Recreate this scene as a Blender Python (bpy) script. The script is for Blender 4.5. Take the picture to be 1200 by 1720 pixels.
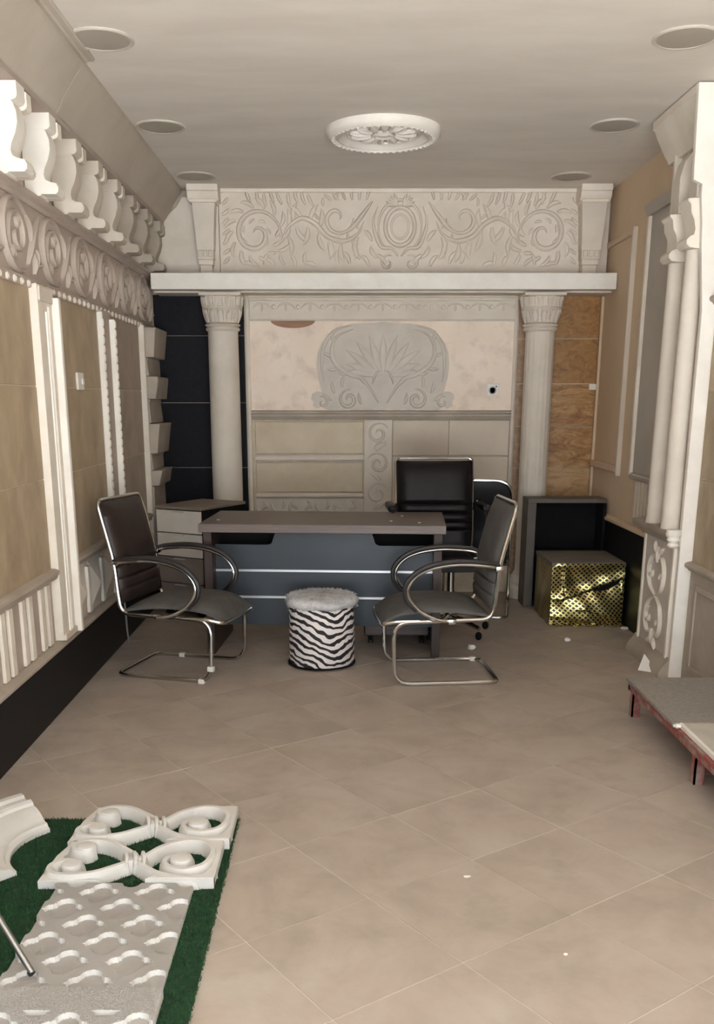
import bpy, bmesh, math, random
from mathutils import Vector, Matrix
from math import sin, cos, pi, radians

for o in list(bpy.data.objects):
    bpy.data.objects.remove(o)
SC = bpy.context.scene
COL = SC.collection
random.seed(7)

# ------------------------------------------------------------------ camera
IMG_W, IMG_H = 1200, 1720
F_PX, XP, YP = 1602.0, 577.0, 1103.6          # focal length and principal point in pixels of the frame
PITCH = math.atan(431.6 / F_PX)
cam = bpy.data.cameras.new('camera')
cam_o = bpy.data.objects.new('camera', cam)
COL.objects.link(cam_o)
cam_o.location = (0, 0, 1.47)
cam_o.rotation_euler = (pi / 2 - PITCH, 0, 0)
cam.sensor_fit = 'VERTICAL'
cam.sensor_height = 36.0
cam.lens = 36.0 * F_PX / IMG_H
cam.shift_x = (IMG_W / 2 - XP) / IMG_H
cam.shift_y = (YP - IMG_H / 2) / IMG_H
cam.clip_start = 0.05
SC.camera = cam_o

# ------------------------------------------------------------------ daylight
world = bpy.data.worlds.new('overcast_sky')
SC.world = world
world.use_nodes = True
wn = world.node_tree.nodes['Background']
wn.inputs[0].default_value = (0.82, 0.92, 1.0, 1)
wn.inputs[1].default_value = 3.6
sun = bpy.data.lights.new('sun', 'SUN')
sun.energy = 55.0
sun.angle = radians(1.0)
sun.color = (0.88, 0.945, 1.0)
sun_o = bpy.data.objects.new('sun', sun)
COL.objects.link(sun_o)
sun_o.rotation_euler = Vector((0.25, 0.38, -1.0)).to_track_quat('-Z', 'Y').to_euler()
SC.view_settings.view_transform = 'Standard'
SC.view_settings.look = 'None'
SC.view_settings.gamma = 1
SC.view_settings.exposure = 0.33
SC.view_settings.use_curve_mapping = False
try:
    SC.cycles.max_bounces = 10
    SC.cycles.diffuse_bounces = 8
except Exception:
    pass

Y_FRONT = -0.3
Y_BACK = 7.45
X_LEFT = -1.40
X_RIGHT = 1.915
Z_CEIL = 2.915


# ------------------------------------------------------------------ materials
def lin(c):
    c /= 255.0
    return c / 12.92 if c <= 0.04045 else ((c + 0.055) / 1.055) ** 2.4


def rgb(r, g, b):
    return (lin(r), lin(g), lin(b), 1)


class NT:
    def __init__(s, name):
        s.m = bpy.data.materials.new(name)
        s.m.use_nodes = True
        s.t = s.m.node_tree
        s.b = s.t.nodes['Principled BSDF']

    def n(s, kind, **kw):
        nd = s.t.nodes.new(kind)
        for k, v in kw.items():
            setattr(nd, k, v)
        return nd

    def l(s, a, b):
        s.t.links.new(a, b)

    def coords(s, stretch=(1, 1, 1), rand=True):
        tc = s.n('ShaderNodeTexCoord')
        mp = s.n('ShaderNodeMapping')
        mp.inputs['Scale'].default_value = stretch
        s.l(tc.outputs['Object'], mp.inputs['Vector'])
        if rand:
            oi = s.n('ShaderNodeObjectInfo')
            mu = s.n('ShaderNodeMath', operation='MULTIPLY')
            mu.inputs[1].default_value = 37.0
            s.l(oi.outputs['Random'], mu.inputs[0])
            s.l(mu.outputs[0], mp.inputs['Location'])
        return mp.outputs[0]

    def noise(s, vec, scale, detail=4, rough=0.55, dist=0.0):
        nz = s.n('ShaderNodeTexNoise')
        nz.inputs['Scale'].default_value = scale
        nz.inputs['Detail'].default_value = detail
        nz.inputs['Roughness'].default_value = rough
        nz.inputs['Distortion'].default_value = dist
        s.l(vec, nz.inputs['Vector'])
        return nz.outputs['Fac']

    def ramp(s, fac, stops, interp='LINEAR'):
        r = s.n('ShaderNodeValToRGB')
        r.color_ramp.interpolation = interp
        els = r.color_ramp.elements
        while len(els) < len(stops):
            els.new(0.5)
        for e, (p, c) in zip(els, stops):
            e.position = p
            e.color = c
        s.l(fac, r.inputs['Fac'])
        return r.outputs['Color']

    def mix(s, fac, a, b, mode='MIX'):
        mx = s.n('ShaderNodeMix', data_type='RGBA', blend_type=mode)
        for inp, v in ((mx.inputs[0], fac), (mx.inputs[6], a), (mx.inputs[7], b)):
            if hasattr(v, 'links'):
                s.l(v, inp)
            else:
                inp.default_value = v
        return mx.outputs[2]

    def bump(s, fac, strength=0.3, dist=0.01):
        bp = s.n('ShaderNodeBump')
        bp.inputs['Strength'].default_value = strength
        bp.inputs['Distance'].default_value = dist
        s.l(fac, bp.inputs['Height'])
        s.l(bp.outputs[0], s.b.inputs['Normal'])


def mat(name, c1, c2=None, scale=4.0, rough=0.7, bump=0.0, bscale=60.0, bdist=0.004, metal=0.0, stretch=(1, 1, 1),
        lo=0.35, hi=0.65, detail=5, vary=0.0, spec=0.5, c3=None, s3=1.5):
    t = NT(name)
    v = t.coords(stretch)
    if c2:
        col = t.ramp(t.noise(v, scale, detail, 0.6, 0.3), [(lo, c1), (hi, c2)])
        if c3:
            f = t.ramp(t.noise(v, s3, 3, 0.6), [(0.5, (0, 0, 0, 1)), (0.7, (1, 1, 1, 1))])
            col = t.mix(f, col, c3)
        if vary:
            oi = t.n('ShaderNodeObjectInfo')
            mr = t.n('ShaderNodeMapRange')
            mr.inputs['To Min'].default_value = 1 - vary
            mr.inputs['To Max'].default_value = 1 + vary
            t.l(oi.outputs['Random'], mr.inputs['Value'])
            hs = t.n('ShaderNodeHueSaturation')
            t.l(mr.outputs[0], hs.inputs['Value'])
            t.l(col, hs.inputs['Color'])
            col = hs.outputs[0]
        t.l(col, t.b.inputs['Base Color'])
    else:
        t.b.inputs['Base Color'].default_value = c1
    t.b.inputs['Roughness'].default_value = rough
    t.b.inputs['Metallic'].default_value = metal
    t.b.inputs['Specular IOR Level'].default_value = spec
    if bump:
        t.bump(t.noise(v, bscale, 4, 0.6), bump, bdist)
    return t.m


M = {}
M['white'] = mat('white_plaster', rgb(226, 217, 204), rgb(214, 203, 188), 5, 0.75, 0.25, 90)
M['clean'] = mat('white_cast_plaster', rgb(232, 226, 217), rgb(222, 215, 205), 6, 0.6, 0.15, 110)
M['shaded_cast'] = mat('shaded_beige_cast_plaster', rgb(206, 196, 182), rgb(194, 183, 168), 5, 0.8, 0.2, 90)  # beige plaster, also darkened for the weaker light deeper in the room
M['shaded_cast2'] = mat('deep_shaded_beige_cast_plaster', rgb(178, 167, 152), rgb(166, 154, 140), 5, 0.8, 0.2, 90)  # the same beige darkened further, shade of the far end in the colour
M['sample'] = mat('dusty_white_sample', rgb(156, 151, 146), rgb(146, 141, 135), 7, 0.7, 0.2, 120)
M['plaque'] = mat('white_ornament_plaster', rgb(208, 204, 199), rgb(198, 194, 188), 7, 0.6, 0.15, 110)
M['ceil'] = mat('ceiling_plaster', rgb(222, 215, 205), rgb(213, 205, 195), 1.6, 0.9, 0.1, 40, stretch=(1, 3, 1))
M['cornice'] = mat('grey_cornice_plaster', rgb(186, 176, 162), rgb(174, 163, 149), 2.5, 0.85, 0.12, 50)
M['frieze'] = mat('mauve_grey_plaster', rgb(180, 166, 154), rgb(168, 154, 142), 3, 0.75, 0.2, 70)
M['grey'] = mat('pale_grey_cast_stone', rgb(213, 203, 190), rgb(202, 191, 177), 4, 0.75, 0.25, 80)
M['grey2'] = mat('dull_grey_cast_stone', rgb(206, 197, 186), rgb(194, 185, 174), 5, 0.8, 0.3, 90)
M['cream'] = mat('cream_plaster_with_smears', rgb(238, 221, 205), rgb(230, 211, 194), 2.5, 0.8, 0.25, 30, c3=rgb(212, 195, 180), s3=7)
M['stone'] = mat('brown_beige_stone', rgb(182, 163, 136), rgb(154, 135, 112), 5, 0.6, 0.15, 60, stretch=(1, 1.3, .75), lo=.3, hi=.7, vary=.05, c3=rgb(164, 147, 119), s3=3)
M['stone_grey'] = mat('grey_brown_stone', rgb(172, 157, 142), rgb(152, 138, 124), 5, 0.6, 0.15, 60, lo=.3, hi=.7, vary=.03)
M['slab'] = mat('beige_limestone', rgb(206, 191, 167), rgb(190, 174, 150), 4, 0.7, 0.2, 60, c3=rgb(198, 184, 164), s3=6, vary=.04)
M['slab_r'] = mat('pale_limestone', rgb(205, 192, 175), rgb(196, 182, 166), 3, 0.75, 0.15, 60, vary=.03)
M['joint'] = mat('pale_joint_mortar', rgb(205, 190, 168), rgb(190, 175, 155), 20, 0.9)
M['granite'] = mat('black_granite', rgb(30, 29, 33), rgb(22, 21, 24), 30, 0.6, 0, vary=.1, spec=.12)
M['blackbase'] = mat('black_skirting_granite', rgb(24, 23, 24), rgb(18, 18, 20), 30, 0.5, spec=.25)
M['rail'] = mat('grey_stone_moulding', rgb(176, 164, 150), rgb(160, 148, 135), 4, 0.75, 0.2, 60)
M['pink'] = mat('pinkish_beige_paint', rgb(212, 188, 162), rgb(204, 180, 150), 1.5, 0.85, 0.1, 60, c3=rgb(204, 183, 152), s3=1.2)
M['greypanel'] = mat('grey_green_panel', rgb(182, 174, 163), rgb(170, 162, 151), 2, 0.8, 0.1, 60)
M['laminate'] = mat('dark_brown_laminate', rgb(110, 97, 91), rgb(98, 85, 80), 6, 0.45, 0, stretch=(1, 14, 14), spec=.4)
M['laminate_d'] = mat('dark_walnut_panel', rgb(70, 54, 48), rgb(58, 44, 39), 6, 0.5, 0, stretch=(12, 12, 1), spec=.4)
M['blue'] = mat('blue_grey_panel', rgb(44, 51, 59), rgb(39, 46, 54), 2, 0.45)
M['silver'] = mat('silver_strip', rgb(200, 202, 206), None, rough=0.3, metal=0.6)
M['black'] = mat('black_board', rgb(20, 16, 17), rgb(14, 11, 12), 8, 0.8, spec=.2)
M['cabgrey'] = mat('dusty_dark_laminate', rgb(92, 84, 76), rgb(80, 73, 66), 6, 0.55)
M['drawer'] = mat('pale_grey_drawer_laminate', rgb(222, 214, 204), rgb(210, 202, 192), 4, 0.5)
M['drawer_shade'] = mat('shaded_grey_drawer_laminate', rgb(134, 121, 113), rgb(124, 111, 103), 4, 0.5)  # pale drawer laminate darkened to stand for shade low down
M['cabtop'] = mat('dusty_cabinet_top', rgb(140, 128, 116), rgb(126, 115, 104), 6, 0.6)
M['leather'] = mat('dark_brown_leather', rgb(50, 40, 37), rgb(42, 33, 31), 20, 0.42, 0.25, 220, 0.002, spec=.3)
M['leather_b'] = mat('black_leather', rgb(26, 23, 25), rgb(21, 18, 20), 20, 0.42, 0.25, 220, 0.002, spec=.22)
M['dust'] = mat('dusty_brown_fabric', rgb(84, 81, 78), rgb(73, 70, 67), 12, 0.75, 0.3, 260, 0.002)
M['pad'] = mat('black_rubber', rgb(42, 38, 38), rgb(34, 30, 30), 20, 0.5)
M['chrome'] = mat('chrome', rgb(205, 203, 200), None, rough=0.16, metal=1.0)
M['plastic_w'] = mat('white_plastic', rgb(222, 218, 210), None, rough=0.4)
M['disc'] = mat('grey_lamp_cover', rgb(172, 164, 152), rgb(164, 156, 144), 4, 0.7)
M['ring'] = mat('grey_lamp_rim', rgb(188, 180, 168), None, rough=0.6)
M['wood'] = mat('brown_varnished_wood', rgb(150, 104, 66), rgb(130, 86, 50), 5, 0.5, stretch=(1, 8, 8))
M['lamp_w'] = mat('socket_face', rgb(150, 150, 150), None, rough=0.5)
M['redpaint'] = mat('chipped_red_paint', rgb(136, 70, 66), rgb(150, 128, 118), 14, 0.6, 0.2, 60, lo=.45, hi=.6)
M['sheet'] = mat('grey_speckled_stone_sheet', rgb(150, 143, 136), rgb(132, 126, 120), 60, 0.7, 0.3, 150, 0.002)
M['sheet2'] = mat('pale_grey_stone_sheet', rgb(186, 180, 170), rgb(174, 168, 158), 10, 0.6)
M['turf'] = mat('dark_turf_backing', rgb(18, 44, 22), rgb(26, 58, 30), 60, 0.95)
M['blade'] = mat('green_plastic_turf', rgb(26, 78, 34), rgb(16, 56, 24), 25, 0.75)
M['rod'] = mat('grey_steel', rgb(150, 148, 146), None, rough=0.3, metal=0.9)
M['paper'] = mat('white_paper', rgb(226, 222, 214), None, rough=0.8)
M['fur'] = mat('grey_white_plush', rgb(214, 212, 212), rgb(178, 176, 177), 14, 0.95, 0.8, 60, 0.01)
M['dustcloth'] = mat('dusty_grey_cloth', rgb(112, 104, 94), rgb(100, 93, 84), 6, 0.85)
M['pave'] = mat('pale_street_paving', rgb(206, 205, 203), rgb(194, 193, 191), 2, 0.9)
M['cable'] = mat('grey_cable', rgb(120, 118, 118), None, rough=0.5)
M['grout'] = mat('floor_grout', rgb(196, 186, 172), rgb(182, 170, 156), 12, 0.9)


def floor_mat():
    t = NT('beige_ceramic_floor_tile')
    v = t.coords()
    base = t.ramp(t.noise(v, 3.2, 6, 0.65, 0.4), [(0.3, rgb(152, 140, 128)), (0.5, rgb(166, 152, 140)), (0.7, rgb(173, 162, 150))])
    f2 = t.ramp(t.noise(v, 5.0, 4, 0.6), [(0.56, (0, 0, 0, 1)), (0.72, (.45, .45, .45, 1))])
    base = t.mix(f2, base, rgb(142, 134, 120))
    f3 = t.ramp(t.noise(v, 26.0, 3, 0.6), [(0.58, (0, 0, 0, 1)), (0.72, (.35, .35, .35, 1))])
    f3b = t.mix(1.0, f3, f2, 'MULTIPLY')
    base = t.mix(f3b, base, rgb(104, 106, 96))
    t.l(base, t.b.inputs['Base Color'])
    t.b.inputs['Roughness'].default_value = 0.5
    t.b.inputs['Specular IOR Level'].default_value = 0.35
    t.bump(t.noise(v, 18, 3), 0.05, 0.004)
    return t.m


def travertine_mat(name, cs, st=(1.3, 1.3, 3.6), sc=4.2):
    t = NT(name)
    v = t.coords(st)
    col = t.ramp(t.noise(v, sc, 9, 0.72, 1.4), [(0.30, cs[0]), (0.45, cs[1]), (0.55, cs[2]), (0.68, cs[3])])
    oi = t.n('ShaderNodeObjectInfo')
    t.l(col, t.b.inputs['Base Color'])
    t.b.inputs['Roughness'].default_value = 0.45
    return t.m


def zebra_mat():
    t = NT('zebra_print_plush')
    tc = t.n('ShaderNodeTexCoord')
    sp = t.n('ShaderNodeSeparateXYZ')
    t.l(tc.outputs['Object'], sp.inputs[0])
    a = t.n('ShaderNodeMath', operation='ADD')
    a.inputs[1].default_value = -0.075
    t.l(sp.outputs['X'], a.inputs[0])
    ab = t.n('ShaderNodeMath', operation='ABSOLUTE')
    t.l(a.outputs[0], ab.inputs[0])
    mu = t.n('ShaderNodeMath', operation='MULTIPLY')
    mu.inputs[1].default_value = 0.45
    t.l(ab.outputs[0], mu.inputs[0])
    ad = t.n('ShaderNodeMath', operation='SUBTRACT')
    t.l(sp.outputs['Z'], ad.inputs[0])
    t.l(mu.outputs[0], ad.inputs[1])
    nz = t.noise(tc.outputs['Object'], 9.0, 2, 0.5)
    nm = t.n('ShaderNodeMath', operation='MULTIPLY')
    nm.inputs[1].default_value = 0.085
    t.l(nz, nm.inputs[0])
    s2 = t.n('ShaderNodeMath', operation='ADD')
    t.l(ad.outputs[0], s2.inputs[0])
    t.l(nm.outputs[0], s2.inputs[1])
    fr = t.n('ShaderNodeMath', operation='MULTIPLY')
    fr.inputs[1].default_value = 2 * pi / 0.041
    t.l(s2.outputs[0], fr.inputs[0])
    sn = t.n('ShaderNodeMath', operation='SINE')
    t.l(fr.outputs[0], sn.inputs[0])
    n2 = t.noise(tc.outputs['Object'], 16.0, 2, 0.5)
    s3 = t.n('ShaderNodeMath', operation='MULTIPLY_ADD')
    s3.inputs[1].default_value = 2.2
    t.l(n2, s3.inputs[0])
    t.l(sn.outputs[0], s3.inputs[2])
    col = t.ramp(s3.outputs[0], [(0.93, rgb(34, 28, 32)), (0.99, rgb(226, 218, 216))])
    t.l(col, t.b.inputs['Base Color'])
    t.b.inputs['Roughness'].default_value = 0.7
    return t.m


def gold_mat():
    t = NT('gold_net_wrap')
    tc = t.n('ShaderNodeTexCoord')
    sp = t.n('ShaderNodeSeparateXYZ')
    t.l(tc.outputs['Object'], sp.inputs[0])
    xy = t.n('ShaderNodeMath', operation='ADD')
    t.l(sp.outputs['X'], xy.inputs[0])
    t.l(sp.outputs['Y'], xy.inputs[1])
    res = []
    for sgn in (1, -1):
        m = t.n('ShaderNodeMath', operation='MULTIPLY_ADD')
        m.inputs[1].default_value = sgn * 1.15
        t.l(sp.outputs['Z'], m.inputs[0])
        t.l(xy.outputs[0], m.inputs[2])
        k = t.n('ShaderNodeMath', operation='MULTIPLY')
        k.inputs[1].default_value = pi / 0.036
        t.l(m.outputs[0], k.inputs[0])
        sn = t.n('ShaderNodeMath', operation='SINE')
        t.l(k.outputs[0], sn.inputs[0])
        aa = t.n('ShaderNodeMath', operation='ABSOLUTE')
        t.l(sn.outputs[0], aa.inputs[0])
        res.append(aa.outputs[0])
    mn = t.n('ShaderNodeMath', operation='MINIMUM')
    t.l(res[0], mn.inputs[0])
    t.l(res[1], mn.inputs[1])
    f = t.ramp(mn.outputs[0], [(0.44, (0, 0, 0, 1)), (0.54, (1, 1, 1, 1))])
    col = t.mix(f, rgb(226, 206, 132), rgb(30, 24, 12))
    t.l(col, t.b.inputs['Base Color'])
    mt = t.n('ShaderNodeMath', operation='SUBTRACT')
    mt.inputs[0].default_value = 1.0
    t.l(f, mt.inputs[1])
    t.l(mt.outputs[0], t.b.inputs['Metallic'])
    t.b.inputs['Roughness'].default_value = 0.3
    return t.m


M['tile'] = floor_mat()
M['trav_m'] = travertine_mat('mottled_brown_travertine', [rgb(100, 68, 30), rgb(140, 98, 48), rgb(152, 108, 56), rgb(168, 124, 72)], (1.6, 1.6, 2.2), 8.0)
M['trav'] = travertine_mat('brown_travertine', [rgb(88, 58, 26), rgb(140, 96, 50), rgb(166, 124, 74), rgb(190, 154, 108)])
M['trav_p'] = travertine_mat('pale_brown_travertine', [rgb(134, 96, 54), rgb(164, 126, 82), rgb(180, 146, 104), rgb(170, 128, 80)])
M['mosaic'] = mat('pinkish_pebble_stone', rgb(150, 112, 92), rgb(176, 150, 122), 40, 0.6, 0.3, 60, c3=rgb(130, 116, 80), s3=20)
M['zebra'] = zebra_mat()
M['gold'] = gold_mat()


# ------------------------------------------------------------------ geometry helpers
WLOC = {}


class MB:
    def __init__(s):
        s.bm = bmesh.new()

    def box(s, x0, x1, y0, y1, z0, z1, bev=0.0, seg=1):
        x0, x1 = min(x0, x1), max(x0, x1)
        y0, y1 = min(y0, y1), max(y0, y1)
        z0, z1 = min(z0, z1), max(z0, z1)
        r = bmesh.ops.create_cube(s.bm, size=1.0)
        vs = r['verts']
        for v in vs:
            v.co = Vector((x0 + (v.co.x + .5) * (x1 - x0), y0 + (v.co.y + .5) * (y1 - y0), z0 + (v.co.z + .5) * (z1 - z0)))
        if bev:
            es = list({e for v in vs for e in v.link_edges})
            bmesh.ops.bevel(s.bm, geom=es, offset=bev, segments=seg, affect='EDGES', profile=0.5)
        return s

    def prism(s, poly, axis, a, b, bev=0.0):
        def p3(p, h):
            return {'x': (h, p[0], p[1]), 'y': (p[0], h, p[1]), 'z': (p[0], p[1], h)}[axis]
        A = [s.bm.verts.new(p3(p, a)) for p in poly]
        B = [s.bm.verts.new(p3(p, b)) for p in poly]
        n = len(poly)
        fs = [s.bm.faces.new(A), s.bm.faces.new(B[::-1])]
        for i in range(n):
            fs.append(s.bm.faces.new((A[i], B[i], B[(i + 1) % n], A[(i + 1) % n])))
        bmesh.ops.recalc_face_normals(s.bm, faces=fs)
        if bev:
            es = [e for e in fs[0].edges] + [e for e in fs[1].edges]
            bmesh.ops.bevel(s.bm, geom=es, offset=bev, segments=2, affect='EDGES')
        return s

    def tube(s, pts, r, seg=10, closed=False):
        pts = [Vector(p) for p in pts]
        n = len(pts)
        rr = r if isinstance(r, (list, tuple)) else [r] * n
        tans = []
        for i in range(n):
            if closed:
                t = pts[(i + 1) % n] - pts[i - 1]
            else:
                t = pts[min(i + 1, n - 1)] - pts[max(i - 1, 0)]
            tans.append(t.normalized())
        up = Vector((0, 0, 1))
        if abs(tans[0].dot(up)) > 0.9:
            up = Vector((1, 0, 0))
        nrm = (up - tans[0] * up.dot(tans[0])).normalized()
        rings = []
        for i in range(n):
            nrm = (nrm - tans[i] * nrm.dot(tans[i])).normalized()
            bi = tans[i].cross(nrm)
            rings.append([s.bm.verts.new(pts[i] + (nrm * cos(2 * pi * k / seg) + bi * sin(2 * pi * k / seg)) * rr[i]) for k in range(seg)])
        m = n if closed else n - 1
        for i in range(m):
            A, B = rings[i], rings[(i + 1) % n]
            off = 0
            if closed and i == n - 1:
                off = min(range(seg), key=lambda o: (A[0].co - B[o].co).length)
            for k in range(seg):
                s.bm.faces.new((A[k], A[(k + 1) % seg], B[(k + 1 + off) % seg], B[(k + off) % seg]))
        if not closed:
            s.bm.faces.new(rings[0][::-1])
            s.bm.faces.new(rings[-1])
        return s

    def lathe(s, prof, cx, cy, seg=32, mod=None, a0=0.0, a1=2 * pi, sx=1.0, sy=1.0):
        full = abs(a1 - a0 - 2 * pi) < 1e-6
        cnt = seg if full else seg + 1
        rings = []
        for (r, z) in prof:
            ring = []
            for k in range(cnt):
                a = a0 + (a1 - a0) * k / seg
                rr = r * (mod(a, z) if mod else 1.0)
                ring.append(s.bm.verts.new((cx + rr * cos(a) * sx, cy + rr * sin(a) * sy, z)))
            rings.append(ring)
        fs = []
        for A, B in zip(rings, rings[1:]):
            for k in range(seg):
                fs.append(s.bm.faces.new((A[k], A[(k + 1) % cnt], B[(k + 1) % cnt], B[k])))
        if full:
            fs.append(s.bm.faces.new(rings[0][::-1]))
            fs.append(s.bm.faces.new(rings[-1]))
        else:
            fs.append(s.bm.faces.new([r[0] for r in rings]))
            fs.append(s.bm.faces.new([r[-1] for r in rings][::-1]))
            for k in range(seg):
                fs.append(s.bm.faces.new((rings[0][k], rings[-1][k], rings[-1][k + 1], rings[0][k + 1])))
        bmesh.ops.recalc_face_normals(s.bm, faces=fs)
        return s

    def ball(s, c, r, seg=12, rings=8):
        if not isinstance(r, (tuple, list)):
            r = (r, r, r)
        ret = bmesh.ops.create_uvsphere(s.bm, u_segments=seg, v_segments=rings, radius=1)
        for v in ret['verts']:
            v.co = Vector((c[0] + v.co.x * r[0], c[1] + v.co.y * r[1], c[2] + v.co.z * r[2]))
        return s

    def grid(s, fn, nu, nv):
        V = [[s.bm.verts.new(fn(i / nu, j / nv)) for j in range(nv + 1)] for i in range(nu + 1)]
        for i in range(nu):
            for j in range(nv):
                s.bm.faces.new((V[i][j], V[i + 1][j], V[i + 1][j + 1], V[i][j + 1]))
        return V

    def pad(s, fn, nu, nv, thick):
        """closed cushion: fn(u, v, h) -> point, thick(u, v) -> height on both sides of the sheet"""
        T = [[None] * (nv + 1) for _ in range(nu + 1)]
        B = [[None] * (nv + 1) for _ in range(nu + 1)]
        for i in range(nu + 1):
            for j in range(nv + 1):
                u, v = i / nu, j / nv
                a, b = thick(u, v)
                T[i][j] = s.bm.verts.new(fn(u, v, a))
                B[i][j] = s.bm.verts.new(fn(u, v, b))
        fs = []
        for i in range(nu):
            for j in range(nv):
                fs.append(s.bm.faces.new((T[i][j], T[i + 1][j], T[i + 1][j + 1], T[i][j + 1])))
                fs.append(s.bm.faces.new((B[i][j], B[i][j + 1], B[i + 1][j + 1], B[i + 1][j])))
        for i in range(nu):
            for j in (0, nv):
                fs.append(s.bm.faces.new((T[i][j], T[i + 1][j], B[i + 1][j], B[i][j])))
        for j in range(nv):
            for i in (0, nu):
                fs.append(s.bm.faces.new((T[i][j], T[i][j + 1], B[i][j + 1], B[i][j])))
        bmesh.ops.recalc_face_normals(s.bm, faces=fs)
        return s

    def stroke(s, pts, w, h, mp, taper=(0.35, 0.15), base=-0.004):
        """a raised rounded carved line: pts in (u, v), mp(u, v, height) -> world"""
        n = len(pts)
        P = [Vector((p[0], p[1], 0)) for p in pts]
        rings = []
        for i in range(n):
            t = (P[min(i + 1, n - 1)] - P[max(i - 1, 0)])
            if t.length < 1e-9:
                t = Vector((1, 0, 0))
            t.normalize()
            nn = Vector((-t.y, t.x, 0))
            q = i / (n - 1)
            k = min(1.0, taper[0] + (1 - taper[0]) * q * 3, taper[1] + (1 - taper[1]) * (1 - q) * 3)
            ww, hh = w * k, h * (0.4 + 0.6 * k)
            ring = []
            for (a, b) in ((-1, base / h), (-.8, .55), (-.35, .95), (.35, .95), (.8, .55), (1, base / h)):
                c = P[i] + nn * (a * ww)
                ring.append(s.bm.verts.new(mp(c.x, c.y, hh * b if b > 0 else base)))
            rings.append(ring)
        fs = []
        for A, B in zip(rings, rings[1:]):
            for k in range(6):
                fs.append(s.bm.faces.new((A[k], A[(k + 1) % 6], B[(k + 1) % 6], B[k])))
        fs.append(s.bm.faces.new(rings[0]))
        fs.append(s.bm.faces.new(rings[-1][::-1]))
        bmesh.ops.recalc_face_normals(s.bm, faces=fs)
        return s

    def build(s, name, m, parent=None, smooth=True, angle=35, loc=None, matlist=None):
        me = bpy.data.meshes.new(name)
        bm = s.bm
        if parent is not None:
            off = WLOC.get(parent.name, Vector((0, 0, 0)))
            my = off
            oloc = Vector((0, 0, 0))
        else:
            if loc is None:
                xs = [v.co for v in bm.verts]
                mn = [min(c[i] for c in xs) for i in range(3)]
                mx = [max(c[i] for c in xs) for i in range(3)]
                loc = ((mn[0] + mx[0]) / 2, (mn[1] + mx[1]) / 2, mn[2])
            off = Vector(loc)
            my = off
            oloc = off
        if off.length:
            bmesh.ops.translate(bm, verts=bm.verts, vec=-off)
        bm.to_mesh(me)
        bm.free()
        for mm in (matlist or [M[m] if isinstance(m, str) else m]):
            me.materials.append(mm)
        if smooth:
            me.polygons.foreach_set('use_smooth', [True] * len(me.polygons))
            for p_ in me.polygons:
                if p_.loop_total > 4:
                    p_.use_smooth = False
            me.set_sharp_from_angle(angle=radians(angle))
        o = bpy.data.objects.new(name, me)
        COL.objects.link(o)
        o.location = oloc
        if parent is not None:
            o.parent = parent
        WLOC[o.name] = Vector(my)
        return o


def tag(o, label, cat, group=None):
    o['label'] = label
    o['category'] = cat
    if group:
        o['group'] = group
    return o


def thing(name, label, cat, loc=(0, 0, 0), group=None):
    o = bpy.data.objects.new(name, None)
    o.empty_display_size = 0.1
    COL.objects.link(o)
    o.location = loc
    WLOC[o.name] = Vector(loc)
    return tag(o, label, cat, group)


def struct(o):
    o['kind'] = 'structure'
    return o


def copy_tree(o, parent=None):
    c = o.copy()
    COL.objects.link(c)
    if parent is not None:
        c.parent = parent
    WLOC[c.name] = WLOC.get(o.name, Vector((0, 0, 0)))
    for ch in list(o.children):
        copy_tree(ch, c)
    return c


def fillet(pts, rad, n=6, closed=False):
    pts = [Vector(p) for p in pts]
    out = []
    N = len(pts)
    for i in range(N):
        if not closed and i in (0, N - 1):
            out.append(pts[i])
            continue
        p, a, b = pts[i], pts[i - 1], pts[(i + 1) % N]
        r = rad[i] if isinstance(rad, (list, tuple)) else rad
        da, db = (a - p), (b - p)
        d = min(r, da.length * .49, db.length * .49)
        s_, e_ = p + da.normalized() * d, p + db.normalized() * d
        for k in range(n + 1):
            t = k / n
            out.append(s_ * (1 - t) ** 2 + p * 2 * t * (1 - t) + e_ * t * t)
    return out


def spline(ctrl, n=8):
    """Catmull-Rom through control points"""
    c = [Vector(p) for p in ctrl]
    c = [c[0] * 2 - c[1]] + c + [c[-1] * 2 - c[-2]]
    out = []
    for i in range(1, len(c) - 2):
        for k in range(n):
            t = k / n
            p0, p1, p2, p3 = c[i - 1], c[i], c[i + 1], c[i + 2]
            out.append(0.5 * ((2 * p1) + (-p0 + p2) * t + (2 * p0 - 5 * p1 + 4 * p2 - p3) * t * t + (-p0 + 3 * p1 - 3 * p2 + p3) * t ** 3))
    out.append(c[-2])
    return out


def sp2(ctrl, n=7):
    return [(p.x, p.y) for p in spline([(a, b, 0) for a, b in ctrl], n)]


def arc(cx, cy, rx, ry, a0, a1, n=20):
    return [(cx + rx * cos(radians(a0 + (a1 - a0) * i / n)), cy + ry * sin(radians(a0 + (a1 - a0) * i / n))) for i in range(n + 1)]


def spiral(cx, cy, r0, r1, a0, a1, n=34, sx=1.0):
    out = []
    for i in range(n + 1):
        t = i / n
        r = r0 + (r1 - r0) * t
        a = radians(a0 + (a1 - a0) * t)
        out.append((cx + sx * r * cos(a), cy + r * sin(a)))
    return out


def leaf(mb, x, y, ang, ln, w, h, mp, curl=0.0, n=7):
    """a carved leaf blade growing from (x, y)"""
    pts = []
    a = radians(ang)
    px, py = x, y
    for i in range(n + 1):
        pts.append((px, py))
        px += cos(a) * ln / n
        py += sin(a) * ln / n
        a += radians(curl) / n
    mb.stroke(pts, w, h, mp, taper=(.5, .1))


# ================================================================== STRUCTURE
# ---- street outside
pv = MB().box(-14, 14, -22, Y_FRONT, -0.12, -0.02).build('floor_outside', 'pave', loc=(0, -8, -0.12))
struct(pv)

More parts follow.
